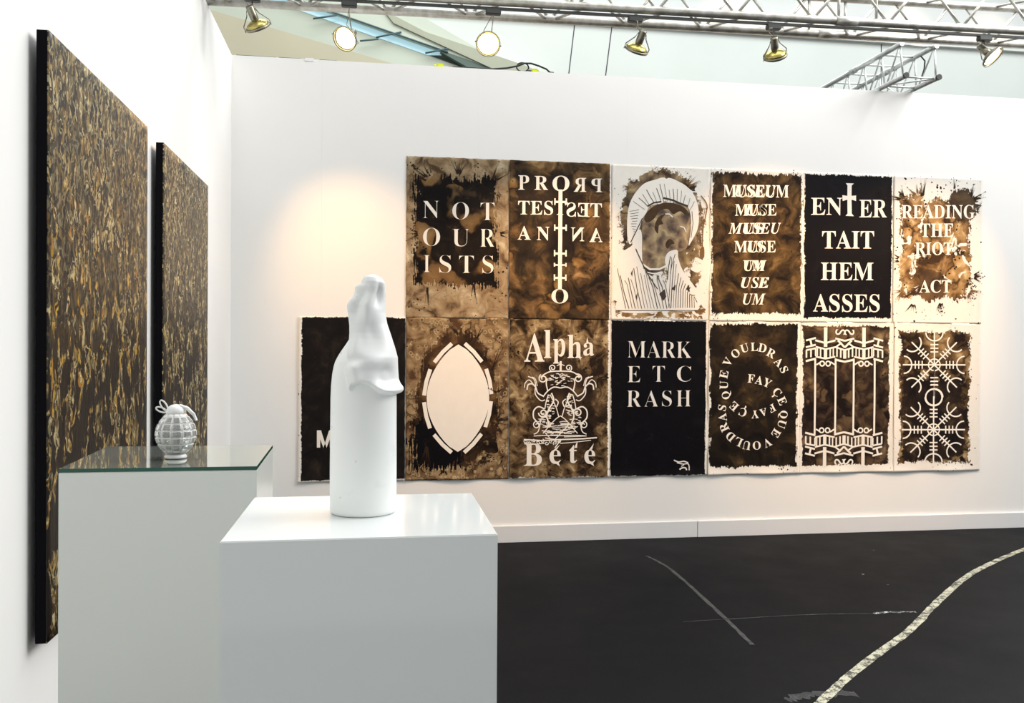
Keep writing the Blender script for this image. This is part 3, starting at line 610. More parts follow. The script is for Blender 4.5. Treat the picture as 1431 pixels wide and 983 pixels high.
P.stroke([(350, 728), (500, 722)], 5); P.stroke([(225, 735), (290, 745), (370, 660), (385, 640)], 7); P.stroke([(215, 690), (260, 740), (330, 770), (400, 765), (530, 750)], 5); P.stroke([(290, 800), (330, 745)], 7)
for k in range(9): P.spiral(95 + k * 28, 755 + 14 * (k % 2), 14, 3, k * 70, 1.1, 5, 10)
for k in range(210):                                     # engraved hatching of the crest
    a = rn.uniform(0, 6.28); q = rn.random() ** .5
    cx, cy_c, rx, ry, ln = rn.choice(((325, 355, 85, 42, 9), (325, 355, 85, 42, 7), (325, 672, 105, 46, 26), (262, 520, 24, 75, 8), (388, 520, 24, 75, 8), (225, 620, 40, 60, 8), (425, 620, 40, 60, 8)))
    x0 = cx + rx * q * math.cos(a); y0 = cy_c + ry * q * math.sin(a); P.stroke([(x0 - ln, y0 + rn.uniform(-3, 3)), (x0, y0 + rn.uniform(-4, 4)), (x0 + ln, y0 + rn.uniform(-3, 3))], rn.uniform(3, 6.5))
P.flush('crest', M_letter, 'white engraved crest under a crown')
# 3 MARKETCRASH
P = mk((2.740, 3.512), 'b', px('E', (32, 42), (600, 48), (590, 940), (38, 945)), .004, 103, .012, [
    dict(m=(.006, .018, .004, .006), rag=(.006, .008, .01), stops=BLK, puddle=.1, edge=0)], 'black poster lettered MARK ETC RASH')
P.crop = 'E'
for s_, b_ in (('MARK', (130, 165, 500, 260, 4)), ('E', (132, 310, 205, 402)), ('T', (275, 310, 345, 400)), ('C', (415, 310, 497, 400)), ('R', (130, 450, 212, 543)), ('A', (228, 450, 308, 542)), ('S', (330, 450, 385, 542)), ('H', (412, 450, 495, 542))): P.text(s_, 'thin', b_)
P.flush('lettering', M_letter)
P.stroke(smooth_open([(398, 851), (425, 862), (455, 858), (480, 868)]), 7); P.stroke(smooth_open([(415, 866), (450, 874), (475, 872), (484, 885), (484, 920)]), 6); P.stroke(smooth_open([(430, 905), (448, 895), (466, 898), (470, 916)]), 8); P.stroke([(455, 878), (440, 888)], 5); P.flush('paper_tear', M_letter, 'bare white streak near the bottom edge')
# 4 FAY CE QUE VOULDRAS
P = mk((3.510, 4.256), 'b', px('E', (600, 48), (1140, 55), (1140, 932), (595, 938)), .007, 117, .010, [
    dict(m=(.014, .02, .06, .02), rag=(.035, .016, .025), stops=[(.3, (14, 11, 10)), (.48, (32, 25, 18)), (.62, (58, 46, 28)), (.8, (110, 88, 56))], puddle=.25, edge=.1),
    dict(m=(.12, .12, .85, .06), rag=(.12, .05, 0), soft=.10, stops=[(.3, (40, 30, 20)), (.5, (74, 58, 36)), (.7, (124, 98, 62))], edge=0)], 'dark poster with two spirals of lettering FAY CE QUE VOULDRAS')
P.crop = 'E'
ring = [('F', 850, 383, 5), ('A', 897, 392, 12), ('Y', 945, 408, 25), ('Ç', 1005, 462, 50), ('E', 1035, 512, 65), ('Q', 1040, 590, 98), ('U', 1034, 645, 108), ('E', 1000, 697, 122), ('V', 948, 752, 155),
        ('O', 885, 768, 175), ('U', 826, 767, 190), ('L', 778, 747, 205), ('D', 730, 716, 222), ('R', 692, 662, 245), ('A', 682, 605, 262), ('S', 680, 550, 282),
        ('F', 976, 554, 152), ('A', 924, 578, 165), ('Y', 874, 589, 177), ('Ç', 802, 577, 203), ('E', 750, 542, 222), ('Q', 706, 478, 262), ('U', 690, 420, 272), ('E', 690, 358, 282),
        ('V', 712, 287, 300), ('O', 757, 238, 318), ('U', 810, 208, 342), ('L', 868, 200, 358), ('D', 916, 207, 12), ('R', 968, 238, 28), ('A', 1013, 288, 45), ('S', 1045, 332, 65)]
for ch, x, y, a in ring:
    P.text('C' if ch == 'Ç' else ch, 'bold', None, center=(x, y), size=56 if ch == 'Q' else 44 if (x, y) in ((976, 554), (924, 578), (874, 589)) else 48, rot=a)
    if ch == 'Ç':
        d_ = Vector((-math.sin(R(a)), math.cos(R(a)))) * 30; P.stroke([(x + d_.x * .75, y + d_.y * .75), (x + d_.x * 1.1 + 4, y + d_.y * 1.1), (x + d_.x * 1.35, y + d_.y * 1.35)], 8)
P.flush('lettering', M_letter)
# 5 gate of letters
P = mk((4.252, 5.052), 'b', px('F', (28, 52), (578, 55), (578, 922), (28, 932)), .004, 129, .012, [
    dict(m=(.03, .04, .06, .03), rag=(.03, .02, .01), stops=[(.36, (22, 15, 13)), (.48, (50, 38, 30)), (.58, (88, 70, 50)), (.72, (160, 138, 104))], puddle=.25, ps=7, edge=.3, lobes=.5, ls=10, lstops=[(.3, (130, 108, 80)), (.7, (64, 48, 34))])], 'mottled brown poster with a gate built of white linked letters')
P.crop = 'H'
AX = 547; AY = (440 + 488 / 4.182 - 445) * 8.548
for sy in (1, -1):
    for sx in (1, -1):
        g = lambda x, y: (AX + sx * (x - AX), y if sy > 0 else 2 * AY - y)
        S_ = lambda pts, w_: P.stroke([g(*p) for p in pts], w_)
        S_([(320, 132), (320, 362)], 44)
        for pts, w_ in (([(90, 288), (205, 258)], 22), ([(90, 368), (205, 338)], 22), ([(140, 275), (158, 350)], 24), ([(200, 285), (320, 318), (435, 285)], 22), ([(435, 262), (547, 290)], 22), ([(465, 285), (547, 368)], 24),
                        ([(435, 370), (510, 312)], 20), ([(205, 362), (320, 390), (435, 365), (547, 400)], 20), ([(95, 402), (205, 380)], 20), ([(97, 400), (97, 492)], 20), ([(150, 400), (150, 485)], 20), ([(205, 380), (205, 472)], 20),
                        ([(90, 532), (205, 502)], 24), ([(205, 478), (320, 502), (435, 478)], 20), ([(445, 515), (547, 538)], 24), ([(215, 575), (262, 545)], 18), ([(435, 575), (380, 540)], 18)): S_(pts, w_)
        for x, a_, b_, w_ in ((225, 375, 470, 16), (262, 385, 480, 18), (320, 390, 500, 42), (375, 385, 480, 18), (412, 378, 470, 16), (455, 380, 478, 18), (500, 392, 490, 20), (547, 400, 500, 40)): S_([(x, a_), (x, b_)], w_)
        for cx in (282, 352): P.stroke([g(cx + 26 * math.cos(R(a_)), 560 + 28 * math.sin(R(a_))) for a_ in range(-90, 271, 24)], 17)
        P.text('S', 'heavy', None, flip=(sx * sy < 0), center=g(494, 188), size=120, rot=90)
for x in (200, 440, 655, 905): P.stroke([(x, 500), (x + 2, AY), (x, 2 * AY - 500)], 23)
P.flush('letter_gate', M_letter, 'gate pattern of white linked letters')
# 6 double stave
P = mk((5.049, 5.800), 'b', px('F', (583, 55), (1085, 58), (1075, 915), (583, 922)), .007, 138, .010, [
    dict(m=(.05, .09, .07, .07), rag=(.06, .04, .02), stops=[(.36, (30, 22, 16)), (.47, (78, 58, 36)), (.58, (126, 100, 64)), (.74, (190, 164, 118))], puddle=.3, ps=8, edge=.5, soft=.006, lobes=.5, ls=10, lstops=[(.3, (196, 170, 126)), (.7, (100, 76, 46))]),
    dict(m=(.07, .13, .08, .42), rag=(.09, .04, .02), stops=[(.3, (16, 12, 12)), (.5, (40, 30, 24)), (.7, (90, 72, 46))], soft=.03, edge=0)], 'white poster with brown ink and two white eight-armed star staves')
P.crop = 'F'
for cx, cy_c in ((815, 300), (812, 677)):
    P.arc(cx, cy_c, 34, 0, 360, 8, 20)
    for k in range(8):
        a = k * 45; L_ = 182 if k % 2 == 0 else 186; sx_ = 1.0; ca, sa = math.cos(R(a)), math.sin(R(a)); yk = 1.07 if k % 4 == 2 else 1.0
        f_ = lambda r_, o_: (cx + (r_ * ca - o_ * sa), cy_c + (r_ * sa + o_ * ca) * yk)
        P.stroke([f_(0, 0), f_(L_, 0)], 9)
        for r_ in (70, 90, 110): P.stroke([f_(r_, -23), f_(r_, 23)], 8)
        P.stroke([f_(176 - 46 * math.cos(R(q)), 50 * math.sin(R(q))) for q in range(-90, 91, 18)], 9)
P.arc(813, 488, 47, 0, 360, 9, 24); P.stroke([(815, 300), (812, 677)], 8)
for y in (395, 415, 560, 582): P.stroke([(795, y), (835, y)], 7)
P.flush('star_staves', M_letter, 'two white eight-armed star signs joined by a ring')

# ------------------------------------------------------------------ paintings on the left wall
def painting(y0, y1, z0, z1, mat, label, seed):
    r_ = empty('canvas_painting', (0.0375, (y0 + y1) / 2, z0)); tag(r_, label, 'painting', 'dark paintings on the left wall')
    h = (y1 - y0) / 2; H = z1 - z0
    bobj('canvas_edge', (-.016, -h, 0), (.014, h, H), M_edge, r_, .001)
    rn = random.Random(seed); bm = bmesh.new(); ny, nz = 40, 60; V = {}
    for i in range(ny + 1):
        for j in range(nz + 1):
            e = i in (0, ny) or j in (0, nz)
            V[i, j] = bm.verts.new((.0165 + (0 if e else rn.uniform(0, .0015)), -h + 2 * h * i / ny + (rn.uniform(-.0012, .0012) if i in (0, ny) else 0), H * j / nz))
    for i in range(ny):
        for j in range(nz): bm.faces.new((V[i, j], V[i + 1, j], V[i + 1, j + 1], V[i, j + 1])).smooth = True
    ring = [V[i, 0] for i in range(ny + 1)] + [V[ny, j] for j in range(1, nz + 1)] + [V[i, nz] for i in range(ny - 1, -1, -1)] + [V[0, j] for j in range(nz - 1, 0, -1)]
    back = [bm.verts.new((.0135, v.co.y, v.co.z)) for v in ring]; k = len(ring)
    for i in range(k): bm.faces.new((ring[i], back[i], back[(i + 1) % k], ring[(i + 1) % k]))
    from_bm('painted_surface', bm, mat, r_)
    bobj('stretcher_block', (-.036, -.15, H - .2), (-.016, .15, H - .12), M_edge, r_)
    bobj('stretcher_block', (-.036, -.15, .12), (-.016, .15, .2), M_edge, r_)
painting(-3.728, -2.585, .586, 2.344, M_paintA, 'larger-looking dark painting with gold vertical brushwork, nearest the camera', 1)
painting(-2.30, -1.20, .586, 2.344, M_paintB, 'dark painting with dense beige vertical brushwork behind the glass ornament', 2)

# ------------------------------------------------------------------ pedestals
def plinth(quad, z1, mat, label):
    cx = sum(p[0] for p in quad) / 4; cy2 = sum(p[1] for p in quad) / 4
    r_ = empty('display_plinth', (cx, cy2, 0)); tag(r_, label, 'plinth', 'white display plinths')
    bm = bmesh.new(); A = [bm.verts.new((x - cx, y - cy2, 0)) for x, y in quad]; B = [bm.verts.new((x - cx, y - cy2, z1)) for x, y in quad]
    bm.faces.new(A[::-1]); bm.faces.new(B)
    for i in range(4): bm.faces.new((A[i], A[(i + 1) % 4], B[(i + 1) % 4], B[i]))
    bmesh.ops.bevel(bm, geom=bm.edges[:], offset=.0012, segments=2, affect='EDGES'); from_bm('plinth_body', bm, mat, r_); return r_, cx, cy2
plinth([(.798, -5.401), (1.117, -5.401), (1.120, -5.104), (.799, -5.104)], 1.225, M_lam, 'white glossy plinth in front carrying the marble bottle')
LQ = [(.371, -4.614), (.743, -4.617), (.734, -4.235), (.354, -4.230)]
plinth(LQ, 1.198, M_lam2, 'white plinth on the left with a glass top sheet')
gl = empty('glass_sheet', (.55, -4.42, 1.198)); tag(gl, 'clear green-edged glass sheet lying on the left plinth', 'glass sheet')
bm = bmesh.new(); q = [(x - .55, y + 4.42) for x, y in LQ]; A = [bm.verts.new((x, y, .0003)) for x, y in q]; B = [bm.verts.new((x, y, .0075)) for x, y in q]
bm.faces.new(A[::-1]); bm.faces.new(B)
for i in range(4): f = bm.faces.new((A[i], A[(i + 1) % 4], B[(i + 1) % 4], B[i])); f.material_index = 1
from_bm('glass_pane', bm, [M_sheet, M_glassedge], gl)

# ------------------------------------------------------------------ marble bottle
S = 1 / 1041.0
def lerp_t(tab, h):
    if h <= tab[0][0]: return tab[0][1]
    for (a, b), (c, d) in zip(tab, tab[1:]):
        if h <= c:
            u = (h - a) / (c - a); return b + (d - b) * u
    return tab[-1][1]
def sm(a, b, x): u = min(1, max(0, (x - a) / (b - a))); return u * u * (3 - 2 * u)
BASE = [(0, 43), (2, 45), (5, 46), (60, 46), (160, 45.5), (178, 44.8), (193, 43.3), (203, 41.5), (210, 39.5), (218, 35.5), (226, 30.5), (234, 25), (242, 20), (250, 16.5), (260, 14), (275, 13.2), (310, 13), (318, 13.5), (322, 12.5), (326, 8), (329, 0)]
RIGHT = [(150, 46), (163, 47), (167, 53), (171, 55.5), (175, 55), (180, 51), (186, 48.5), (200, 47.5), (216, 46.8), (228, 43.2), (240, 39), (250, 36), (263, 32), (278, 29.5), (300, 29), (312, 29), (320, 27), (326, 22), (330, 14), (333, 0)]
LEFTE = [(150, -22), (172, -20), (180, -22), (197, -30), (208, -26), (240, -38), (260, -48), (290, -70), (320, -110)]
HEM = [(-35, 180), (-24, 174), (-18, 172), (-12, 180), (0, 184), (12, 181), (22, 175), (32, 169), (50, 166), (78, 166), (90, 167), (110, 168), (135, 176), (170, 190)]
def lump(phi, h, p0, h0, sp, sh, a): return a * math.exp(-((phi - p0) / sp) ** 2 - ((h - h0) / sh) ** 2)
def radius(phi, h):
    b = lerp_t(BASE, min(h, 328.9)); rr = lerp_t(RIGHT, h)
    # drape thickness: full on the right flank, a little less in front
    t_r = max(0, rr - b); t_f = lerp_t([(150, 6), (168, 8), (180, 8), (200, 8), (230, 11), (260, 13), (300, 13), (325, 8), (333, 0)], h)
    k = sm(0, 80, phi) if phi >= 0 else 0
    th = t_f * (1 - k) + t_r * k if phi < 100 else t_r * (1 - sm(110, 165, phi)) + 3 * sm(110, 165, phi)
    th += lump(phi, h, -6, 186, 9, 9, 4) + lump(phi, h, -11, 201, 10, 10, 6) + lump(phi, h, 10, 214, 26, 12, 4) + lump(phi, h, 38, 172, 24, 5, 5) + lump(phi, h, 62, 240, 30, 20, 2) + lump(phi, h, -12, 236, 10, 14, 3)
    th -= lump(phi, h, 44, 191, 20, 13, 10) + lump(phi, h, -12, 214, 15, 6, 5) + lump(phi, h, -24, 286, 22, 15, 9) + lump(phi, h, 50, 303, 20, 15, 9) + lump(phi, h, 24, 252, 12, 12, 2.5)
    th += lump(phi, h, 12, 295, 16, 30, 3); th = 1.6 * math.log(1 + math.exp(min(40, th / 1.6)))
    e = sm(-3.0, 3.0, phi - lerp_t(LEFTE, h)) if h < 300 else sm(-14, 14, phi - lerp_t(LEFTE, h))
    hm = sm(-1.8, 1.8, h - lerp_t(HEM, phi)); back = 1 - sm(140, 178, phi)
    return b, b + max(0, th) * e * hm * back
TL = [(280, 25), (312, 25), (315, 24.5), (318, 18), (322, 15.5), (328, 13), (331, 8), (332.6, 0)]; TRt = [(280, 17.5), (312, 17.5), (320, 17), (325, 14), (329, 9), (331.6, 3), (332.6, 0)]
TF = [(280, 21), (314, 21), (322, 19), (328, 14), (331, 8), (332.6, 0)]; TB = [(280, 15), (314, 15), (322, 15), (328, 12), (331, 7), (332.6, 0)]
bm = bmesh.new(); nh, na = 330, 240; rings = []
for j in range(nh + 1):
    h = 332.5 * j / nh; ring = []
    for i in range(na):
        phi = -180 + 360 * i / na; b, r_ = radius(phi, h)
        sp, cp2 = math.sin(R(phi)), math.cos(R(phi)); x, y = r_ * sp, -r_ * cp2
        if h > 285:                                            # the hood closes over the neck, leaning right
            ex = lerp_t(TRt if sp > 0 else TL, h); ey = lerp_t(TF if cp2 > 0 else TB, h); k = sm(285, 310, h)
            dent = 1 - .42 * math.exp(-((phi + 28) / 22) ** 2 - ((h - 290) / 16) ** 2) - .42 * math.exp(-((phi - 42) / 20) ** 2 - ((h - 304) / 13) ** 2)
            x = x * (1 - k) + (12 + ex * sp * dent) * k; y = y * (1 - k) - ey * cp2 * dent * k
        ring.append(bm.verts.new((x * S, y * S, h * S)))
    rings.append(ring)
for A, B in zip(rings, rings[1:]):
    for i in range(na): bm.faces.new((A[i], A[(i + 1) % na], B[(i + 1) % na], B[i])).smooth = True
bm.faces.new(rings[0][::-1]); bm.faces.new(rings[-1])
for _ in range(2): bmesh.ops.smooth_vert(bm, verts=[v for v in bm.verts if v.co.z > .15], factor=.5, use_axis_x=True, use_axis_y=True, use_axis_z=True)
bo = from_bm('marble_bottle', bm, M_marble); bo.location = (.9575, -5.239, 1.2253); bo.rotation_euler = (0, 0, -R(4))
tag(bo, 'white marble bottle sculpture with a carved draped hood over its neck', 'sculpture')

# ------------------------------------------------------------------ glass ornament
g0 = empty('glass_grenade', (.558, -4.470, 1.2059)); tag(g0, 'clear cut glass ornament shaped like a segmented grenade on the glass sheet', 'ornament')
bm = bmesh.new(); n, m = 96, 84; rings = []
for j in range(m + 1):
    u = j / m; z = .012 + .083 * u; e = math.sin(math.pi * (.12 + .79 * u)) ** .62 * .0425
    row = (u - .06) / .88 * 5; fr = abs(row - round(row)) * 2 if 0 < row < 5 else 1
    gv = 1 - .13 * (1 - sm(.0, .26, fr)) if 0 <= row <= 5 else 1
    ring = []
    for i in range(n):
        c_ = i / n * 12; fc = abs(c_ - round(c_)) * 2; gh = 1 - .14 * (1 - sm(0, .26, fc)); r_ = e * min(gv, gh); a = 2 * math.pi * i / n
        ring.append(bm.verts.new((r_ * math.cos(a), r_ * math.sin(a), z)))
    rings.append(ring)
for A, B in zip(rings, rings[1:]):
    for i in range(n):
        f = bm.faces.new((A[i], A[(i + 1) % n], B[(i + 1) % n], B[i])); f.smooth = True
        c_ = (i + .5) / n * 12; rw = ((rings.index(A) + .5) / m - .06) / .88 * 5
        if abs(c_ - round(c_)) < .13 or abs(rw - round(rw)) < .11 or rw > 5 or rw < 0: f.material_index = 1
bm.faces.new(rings[0][::-1]); bm.faces.new(rings[-1])
inner = []                                                # hollow core gives the bright double walls
for j in range(25):
    u = j / 24; z = .020 + .066 * u; e = math.sin(math.pi * (.1 + .8 * u)) ** .6 * .033
    inner.append([bm.verts.new((e * math.cos(2 * math.pi * i / 40), e * math.sin(2 * math.pi * i / 40), z)) for i in range(40)])
for A, B in zip(inner, inner[1:]):
    for i in range(40): bm.faces.new((A[i], B[i], B[(i + 1) % 40], A[(i + 1) % 40])).smooth = True
bm.faces.new(inner[0]); bm.faces.new(inner[-1][::-1])
from_bm('glass_body', bm, [M_glass, M_frost], g0)
bm = bmesh.new(); lathe(bm, [(0, 0), (.021, 0), (.023, .002), (.022, .006), (.017, .0105), (.0, .0118)], 40); from_bm('foot', bm, M_frost, g0)
bm = bmesh.new(); lathe(bm, [(0, .0945), (.019, .0945), (.0205, .097), (.0195, .103), (.016, .109), (.009, .1135), (0, .115)], 36); from_bm('cap', bm, M_frost, g0)
for cx, cz, rx, rz, tilt in ((-.0235, .1125, .0125, .0052, 58), (-.029, .1035, .011, .0046, 22)):
    bm = bmesh.new(); pts = []
    for k in range(25):
        a = 2 * math.pi * k / 24; lx, lz = rx * math.cos(a), rz * math.sin(a); T = R(180 - tilt); pts.append((cx + lx * math.cos(T) - lz * math.sin(T), -.004, cz + lx * math.sin(T) + lz * math.cos(T)))
    tube(bm, pts, .0017, 8, caps=False); from_bm('pull_ring', bm, M_frost, g0)
bm = bmesh.new(); tube(bm, [(.008, -.004, .112), (.024, -.004, .106), (.037, -.003, .093), (.042, 0, .08)], [.004, .0042, .0036, .0025], 10); from_bm('lever', bm, M_frost, g0)

# ------------------------------------------------------------------ trusses
def truss_main():
    r_ = empty('lighting_truss', (0, -.915, 3.4953), -.030)
    tag(r_, 'long aluminium box truss crossing above the wall and carrying the spotlights', 'truss', 'aluminium trusses')
    for nm, y, z in (('chord', 0, 0), ('chord', -.24, 0), ('chord', 0, .24), ('chord', -.24, .24)): tobj(nm, [(-.5, y, z), (8, y, z)], .025, M_alu, r_, 16)
    for k in range(-5, 11):
        X = 2.57 + .5 * k
        for a, b in (((X - .02, 0, 0), (X - .19, -.24, 0)), ((X + .02, 0, 0), (X + .19, -.24, 0))): tobj('brace', [a, b], .009, M_alu, r_, 8)
        for y in (0, -.24):
            s = .0 if y == 0 else .12
            tobj('brace', [(X + s, y, 0), (X + s + .2, y, .24)], .009, M_alu, r_, 8); tobj('brace', [(X + s, y, 0), (X + s - .2, y, .24)], .009, M_alu, r_, 8)
        tobj('brace', [(X, 0, .24), (X + .25, -.24, .24)], .009, M_alu, r_, 8)
    for x in (3.78, 4.03): tobj('post', [(x, 0, 0), (x, 0, .24)], .009, M_alu, r_, 8); tobj('post', [(x + .08, -.24, 0), (x + .08, -.24, .24)], .009, M_alu, r_, 8)
    for y in (0, -.24): tobj('coupler', [(3.84, y, 0), (3.98, y, 0)], .029, M_alu, r_, 16)
    return r_
truss_main()
def truss_cross():
    r_ = empty('wall_truss', (4.925, -.32, 3.4953)); tag(r_, 'pale aluminium truss end with black caps resting on the wall top', 'truss', 'aluminium trusses')
    L = 3.2
    for x, z in ((0, 0), (.27, 0), (-.03, .24), (.255, .24)):
        tobj('chord', [(x, 0, z), (x, L, z)], .02, M_alu2, r_, 14)
        if z == 0: tobj('end_cap', [(x, -.014, z), (x, .004, z)], .0225, M_black, r_, 14)['label'] = 'black rubber end cap'
    k = 0; y = .03
    while y < L - .3:
        for x0, x1 in ((0, -.03), (.27, .255)):
            tobj('post', [(x0, y, 0), (x1, y, .24)], .008, M_alu2, r_, 8); tobj('brace', [(x0, y + .22, 0), (x1, y, .24)], .007, M_alu2, r_, 8)
        tobj('cross_bar', [(0, y, 0), (.27, y, 0)], .008, M_alu2, r_, 8); tobj('cross_bar', [(-.03, y, .24), (.255, y, .24)], .008, M_alu2, r_, 8)
        tobj('brace', [(0, y, 0), (.27, y + .22, 0)] if k % 2 else [(.27, y, 0), (0, y + .22, 0)], .007, M_alu2, r_, 8)
        y += .245; k += 1
    for yy in (.62, 1.25):
        for x in (-.03, .255): tobj('coupler', [(x, yy, .24), (x, yy + .1, .24)], .0245, M_alu2, r_, 12)
truss_cross()
tk = bobj('light_track', (-.3, -.012, 0), (7.9, .012, .012), M_track); tk.location = (0, -1.145, 3.451); tk.rotation_euler = (0, 0, -.030)
tag(tk, 'dark lighting track fixed along the underside of the long truss', 'track')
o = tobj('truss_cable', [(5.33, -.30, 3.70), (5.36, -.31, 3.66), (5.355, -.31, 3.60), (5.33, -.31, 3.52), (5.315, -.32, 3.50)], .006, M_black, None, 8); tag(o, 'thin black cable hanging at the end of the pale truss', 'cable')
o.location = (-.19, .12, -.0); 

# ------------------------------------------------------------------ spotlights
def lamp(xb, zb, d, label, hang, power, spot, col=(1, .55, .20), yb=None, gilt=M_gold):
    """xb, zb: centre of the dish; d: aiming direction"""
    y = yb if yb is not None else -1.15 - .03 * xb
    d = Vector(d).normalized(); r_ = empty('spotlight', (xb, y, zb)); tag(r_, label, 'spotlight', 'spotlights along the truss')
    q = Vector((0, 0, -1)).rotation_difference(d)
    def part(name, bm, mat, smooth=False, label=None):
        for v in bm.verts: v.co = q @ v.co
        p = from_bm(name, bm, mat, r_, smooth)
        if label: p['label'] = label
        return p
    bm = bmesh.new(); lathe(bm, [(.018, .028), (.036, .024), (.055, .013), (.069, -.002), (.066, -.003), (.053, .010), (.034, .020), (.018, .024)], 36)
    part('dish', bm, gilt)
    bm = bmesh.new(); lathe(bm, [(.0685, -.001), (.0725, -.002), (.0735, -.015), (.069, -.015), (.067, -.004), (.0685, -.001)], 36); part('rim', bm, M_steel)
    bm = bmesh.new(); lathe(bm, [(0, .112), (.020, .112), (.023, .106), (.022, .075), (.0235, .072), (.0235, .04), (.020, .027), (0, .025)], 24); part('neck', bm, M_steel)
    bm = bmesh.new(); lathe(bm, [(0, .006), (.058, -.002), (.0585, -.005), (0, -.004)], 32); part('lens', bm, M_glow, label='glowing warm white lens')
    for s in (-1, 1):
        bm = bmesh.new(); tube(bm, [(s * .024, 0, .092), (s * .036, 0, .062), (s * .0765, 0, .012), (s * .0765, 0, -.020)], .0032, 6); part('bracket', bm, M_steel)
    top = q @ Vector((0, 0, .095)); hz = 3.4505 - zb; hy = (-1.145 - .030 * xb) - y
    pts = [(hang, hy, hz), (hang, hy, hz - .05), (hang * .6 + top.x * .4, hy * .5 + top.y * .5, top.z + .035), (top.x, top.y, top.z)]
    bm = bmesh.new(); tube(bm, pts, .0035, 6); part_ = from_bm('hanger', bm, M_steel, r_)
    bm = bmesh.new(); tube(bm, [(top.x - .012, top.y, top.z + .02), (top.x - .035, top.y, top.z + .045), (top.x - .03, top.y, top.z + .07), (hang, hy, hz - .02)], .0022, 6); from_bm('flex', bm, M_steel, r_)
    bobj('adapter', (hang - .045, hy - .02, hz - .03), (hang + .045, hy + .02, hz), M_track, r_, .004)
    l = bpy.data.lights.new('spot_beam', 'SPOT'); l.energy = power; l.color = col; l.spot_size = R(spot); l.spot_blend = 1.0; l.shadow_soft_size = .04
    lo = bpy.data.objects.new('spot_beam', l); COL.objects.link(lo); lo.parent = r_; lo.location = d * .03; lo.rotation_euler = d.to_track_quat('-Z', 'Y').to_euler()
lamp(.315, 3.285, (.62, 1.05, -1.42), 'brass spotlight nearest the left wall, tipped right with a gold glow', -.03, 84, 56)
lamp(.815, 3.235, (-.72, -1.22, -1.05), 'lit spotlight facing the camera, second from the left wall', .02, 48, 32)
lamp(1.650, 3.245, (-.72, -4.0, -1.9), 'lit spotlight facing the camera in front of the pale hall wall', .03, 60, 34)
lamp(2.557, 3.262, (-.20, .66, -.84), 'gilt dish spotlight seen from behind, left of the gilt pair', -.01, 150, 62)
lamp(3.438, 3.268, (.42, .70, -.86), 'gilt dish spotlight seen from behind, right of the gilt pair', -.01, 170, 66)
lamp(4.895, 3.325, (.40, -.50, -.70), 'pale spotlight at the far right tipped towards the right', -.05, 60, 70, gilt=M_steel)
lamp(5.78, 3.29, (-.42, .72, -.95), 'added pale spotlight, unseen beyond the right edge, aimed back at the posters', .02, 150, 66, gilt=M_steel)  # added lamp outside the frame, supplies warm light on the right-hand posters

# ------------------------------------------------------------------ cable and plugs on the wall top
o = tobj('power_cable', [(1.55, .03, 3.478), (1.70, .02, 3.477), (1.85, .02, 3.479), (1.95, .02, 3.492), (2.03, .02, 3.512), (2.08, .02, 3.534), (2.13, .02, 3.536), (2.19, .02, 3.520), (2.245, .02, 3.50), (2.27, .02, 3.478), (2.30, .02, 3.476)], .007, M_black, None, 8); tag(o, 'black cable running along the top edge of the wall', 'cable')
bm = bmesh.new(); pts = [(2.07 + .045 * math.cos(a) , .045, 3.512 + .033 * math.sin(a)) for a in [k * math.pi / 12 for k in range(0, 25)]]; tube(bm, pts, .0055, 8, caps=False); o = from_bm('cable_loop', bm, M_black); tag(o, 'small coiled loop of black cable on the wall top', 'cable')
for x, lab in ((1.462, 'yellow plug on the wall top, left of the black cable'), (2.165, 'yellow plug inside the black cable coil')):
    p = empty('yellow_plug', (x, .05, 3.4701)); tag(p, lab, 'plug', 'yellow plugs on the wall top')
    bobj('plug_body', (-.03, -.02, 0), (.025, .02, .034), M_yellow, p, .008); bobj('plug_pin', (.025, -.008, .005), (.06, .008, .016), M_tag if x < 2 else M_yellow, p, .002)
    tobj('plug_collar', [(-.05, 0, .014), (-.03, 0, .016)], .013, M_track if x > 2 else M_yellow, p, 12)
o = bobj('paper_tag', (.50, -.004, 3.455), (.56, .03, 3.4775), M_tag); tag(o, 'small white tag folded over the wall top edge', 'tag')
for a, b, lab_ in ((.03, .30, 'longest dark gap on the wall top, set as a thin black strip, at the left corner'), (.32, .47, 'short dark gap, set as a black strip on the wall top just left of the white tag'), (.60, .72, 'short dark gap, set as a black strip on the wall top just right of the white tag')):
    o = tobj('gap_strip', [(a, .012, 3.473), (b, .012, 3.472)], .004, M_black, None, 6); tag(o, lab_, 'strip', 'black strips on the wall top')  # black rods standing in for the dark gaps along the wall top

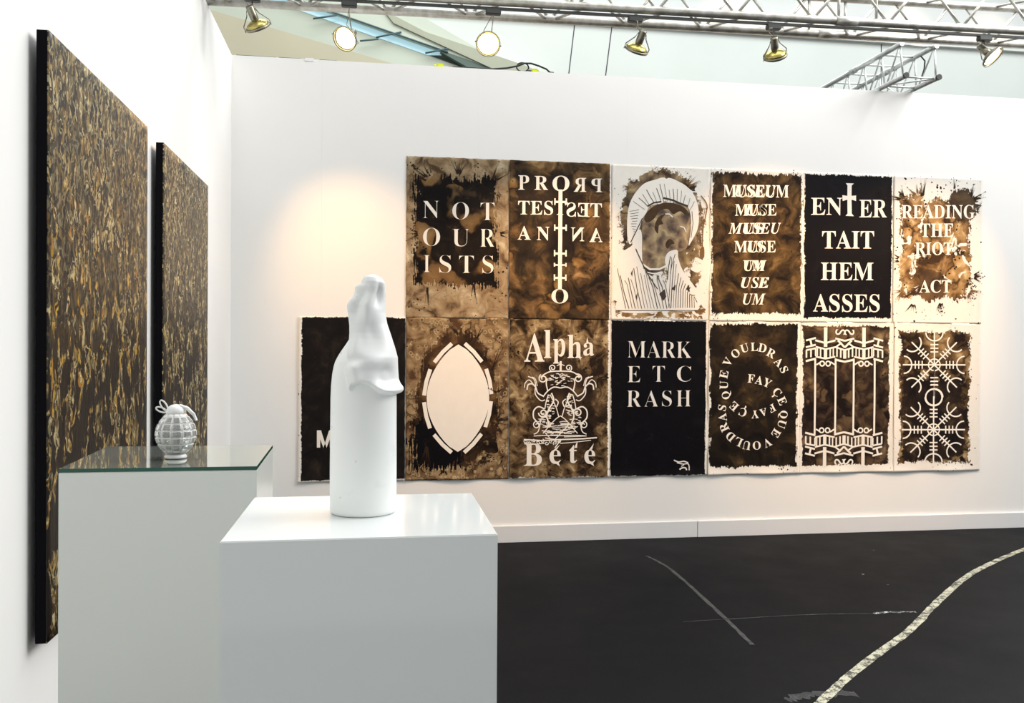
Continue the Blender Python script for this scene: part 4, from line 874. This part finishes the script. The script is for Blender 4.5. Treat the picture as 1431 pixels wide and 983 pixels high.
# ------------------------------------------------------------------ marks on the floor
def strip(name, pts, w_, mat, label, z=.001, jag=.0):
    bm = bmesh.new(); P_ = [Vector(p) for p in pts]; out = []; rn = random.Random(3)
    dense = []
    for i in range(len(P_) - 1):
        a, b, c, d = P_[max(i - 1, 0)], P_[i], P_[i + 1], P_[min(i + 2, len(P_) - 1)]
        for k in range(12):
            t_ = k / 12; dense.append(.5 * ((2 * b) + (c - a) * t_ + (2 * a - 5 * b + 4 * c - d) * t_ ** 2 + (3 * b - a - 3 * c + d) * t_ ** 3))
    dense.append(P_[-1])
    for i, p in enumerate(dense):
        d = (dense[min(i + 1, len(dense) - 1)] - dense[max(i - 1, 0)]).normalized(); nn = Vector((-d.y, d.x)) * w_ / 2
        j1, j2 = 1 + rn.uniform(-jag, jag), 1 + rn.uniform(-jag, jag)
        out.append((bm.verts.new((p.x + nn.x * j1, p.y + nn.y * j1, z)), bm.verts.new((p.x - nn.x * j2, p.y - nn.y * j2, z))))
    for A, B in zip(out, out[1:]): bm.faces.new((A[0], A[1], B[1], B[0]))
    for f in bm.faces:
        f.normal_update()
        if f.normal.z < 0: f.normal_flip()
    ext = bmesh.ops.extrude_face_region(bm, geom=bm.faces[:]); 
    for e in ext['geom']:
        if isinstance(e, bmesh.types.BMVert): e.co.z -= z * .9
    bmesh.ops.recalc_face_normals(bm, faces=bm.faces[:])
    o = from_bm(name, bm, mat); tag(o, label, 'tape'); return o
strip('floor_tape', [(2.55, -3.34), (2.79, -3.08), (3.17, -2.73), (3.71, -2.28), (4.18, -1.83), (4.83, -1.26), (5.63, -.72), (6.3, -.36)], .042, M_tape, 'curved strip of worn pale tape across the black floor', jag=.12)
strip('floor_tape', [(2.86, -.55), (2.90, -.9), (2.87, -1.56), (2.81, -2.38)], .022, M_tape2, 'short faded grey tape line on the floor left of the pale tape', jag=.3)
strip('floor_scratch', [(3.68, -1.995), (3.78, -1.985), (3.93, -2.0)], .022, M_scr, 'short bright scuff crossing beside the pale tape', jag=.6)['category'] = 'scratch'
strip('floor_scratch', [(2.6, -1.99), (2.82, -1.98), (3.32, -1.965), (3.68, -1.995)], .008, M_scr2, 'long faint scratch running left of the bright scuff', jag=.6)['category'] = 'scratch'
strip('floor_scratch', [(2.66, -3.04), (2.80, -3.0), (2.98, -3.02)], .05, M_scr2, 'rough scuffed patch at the near end of the pale tape', z=.0006, jag=.7)['category'] = 'scratch'
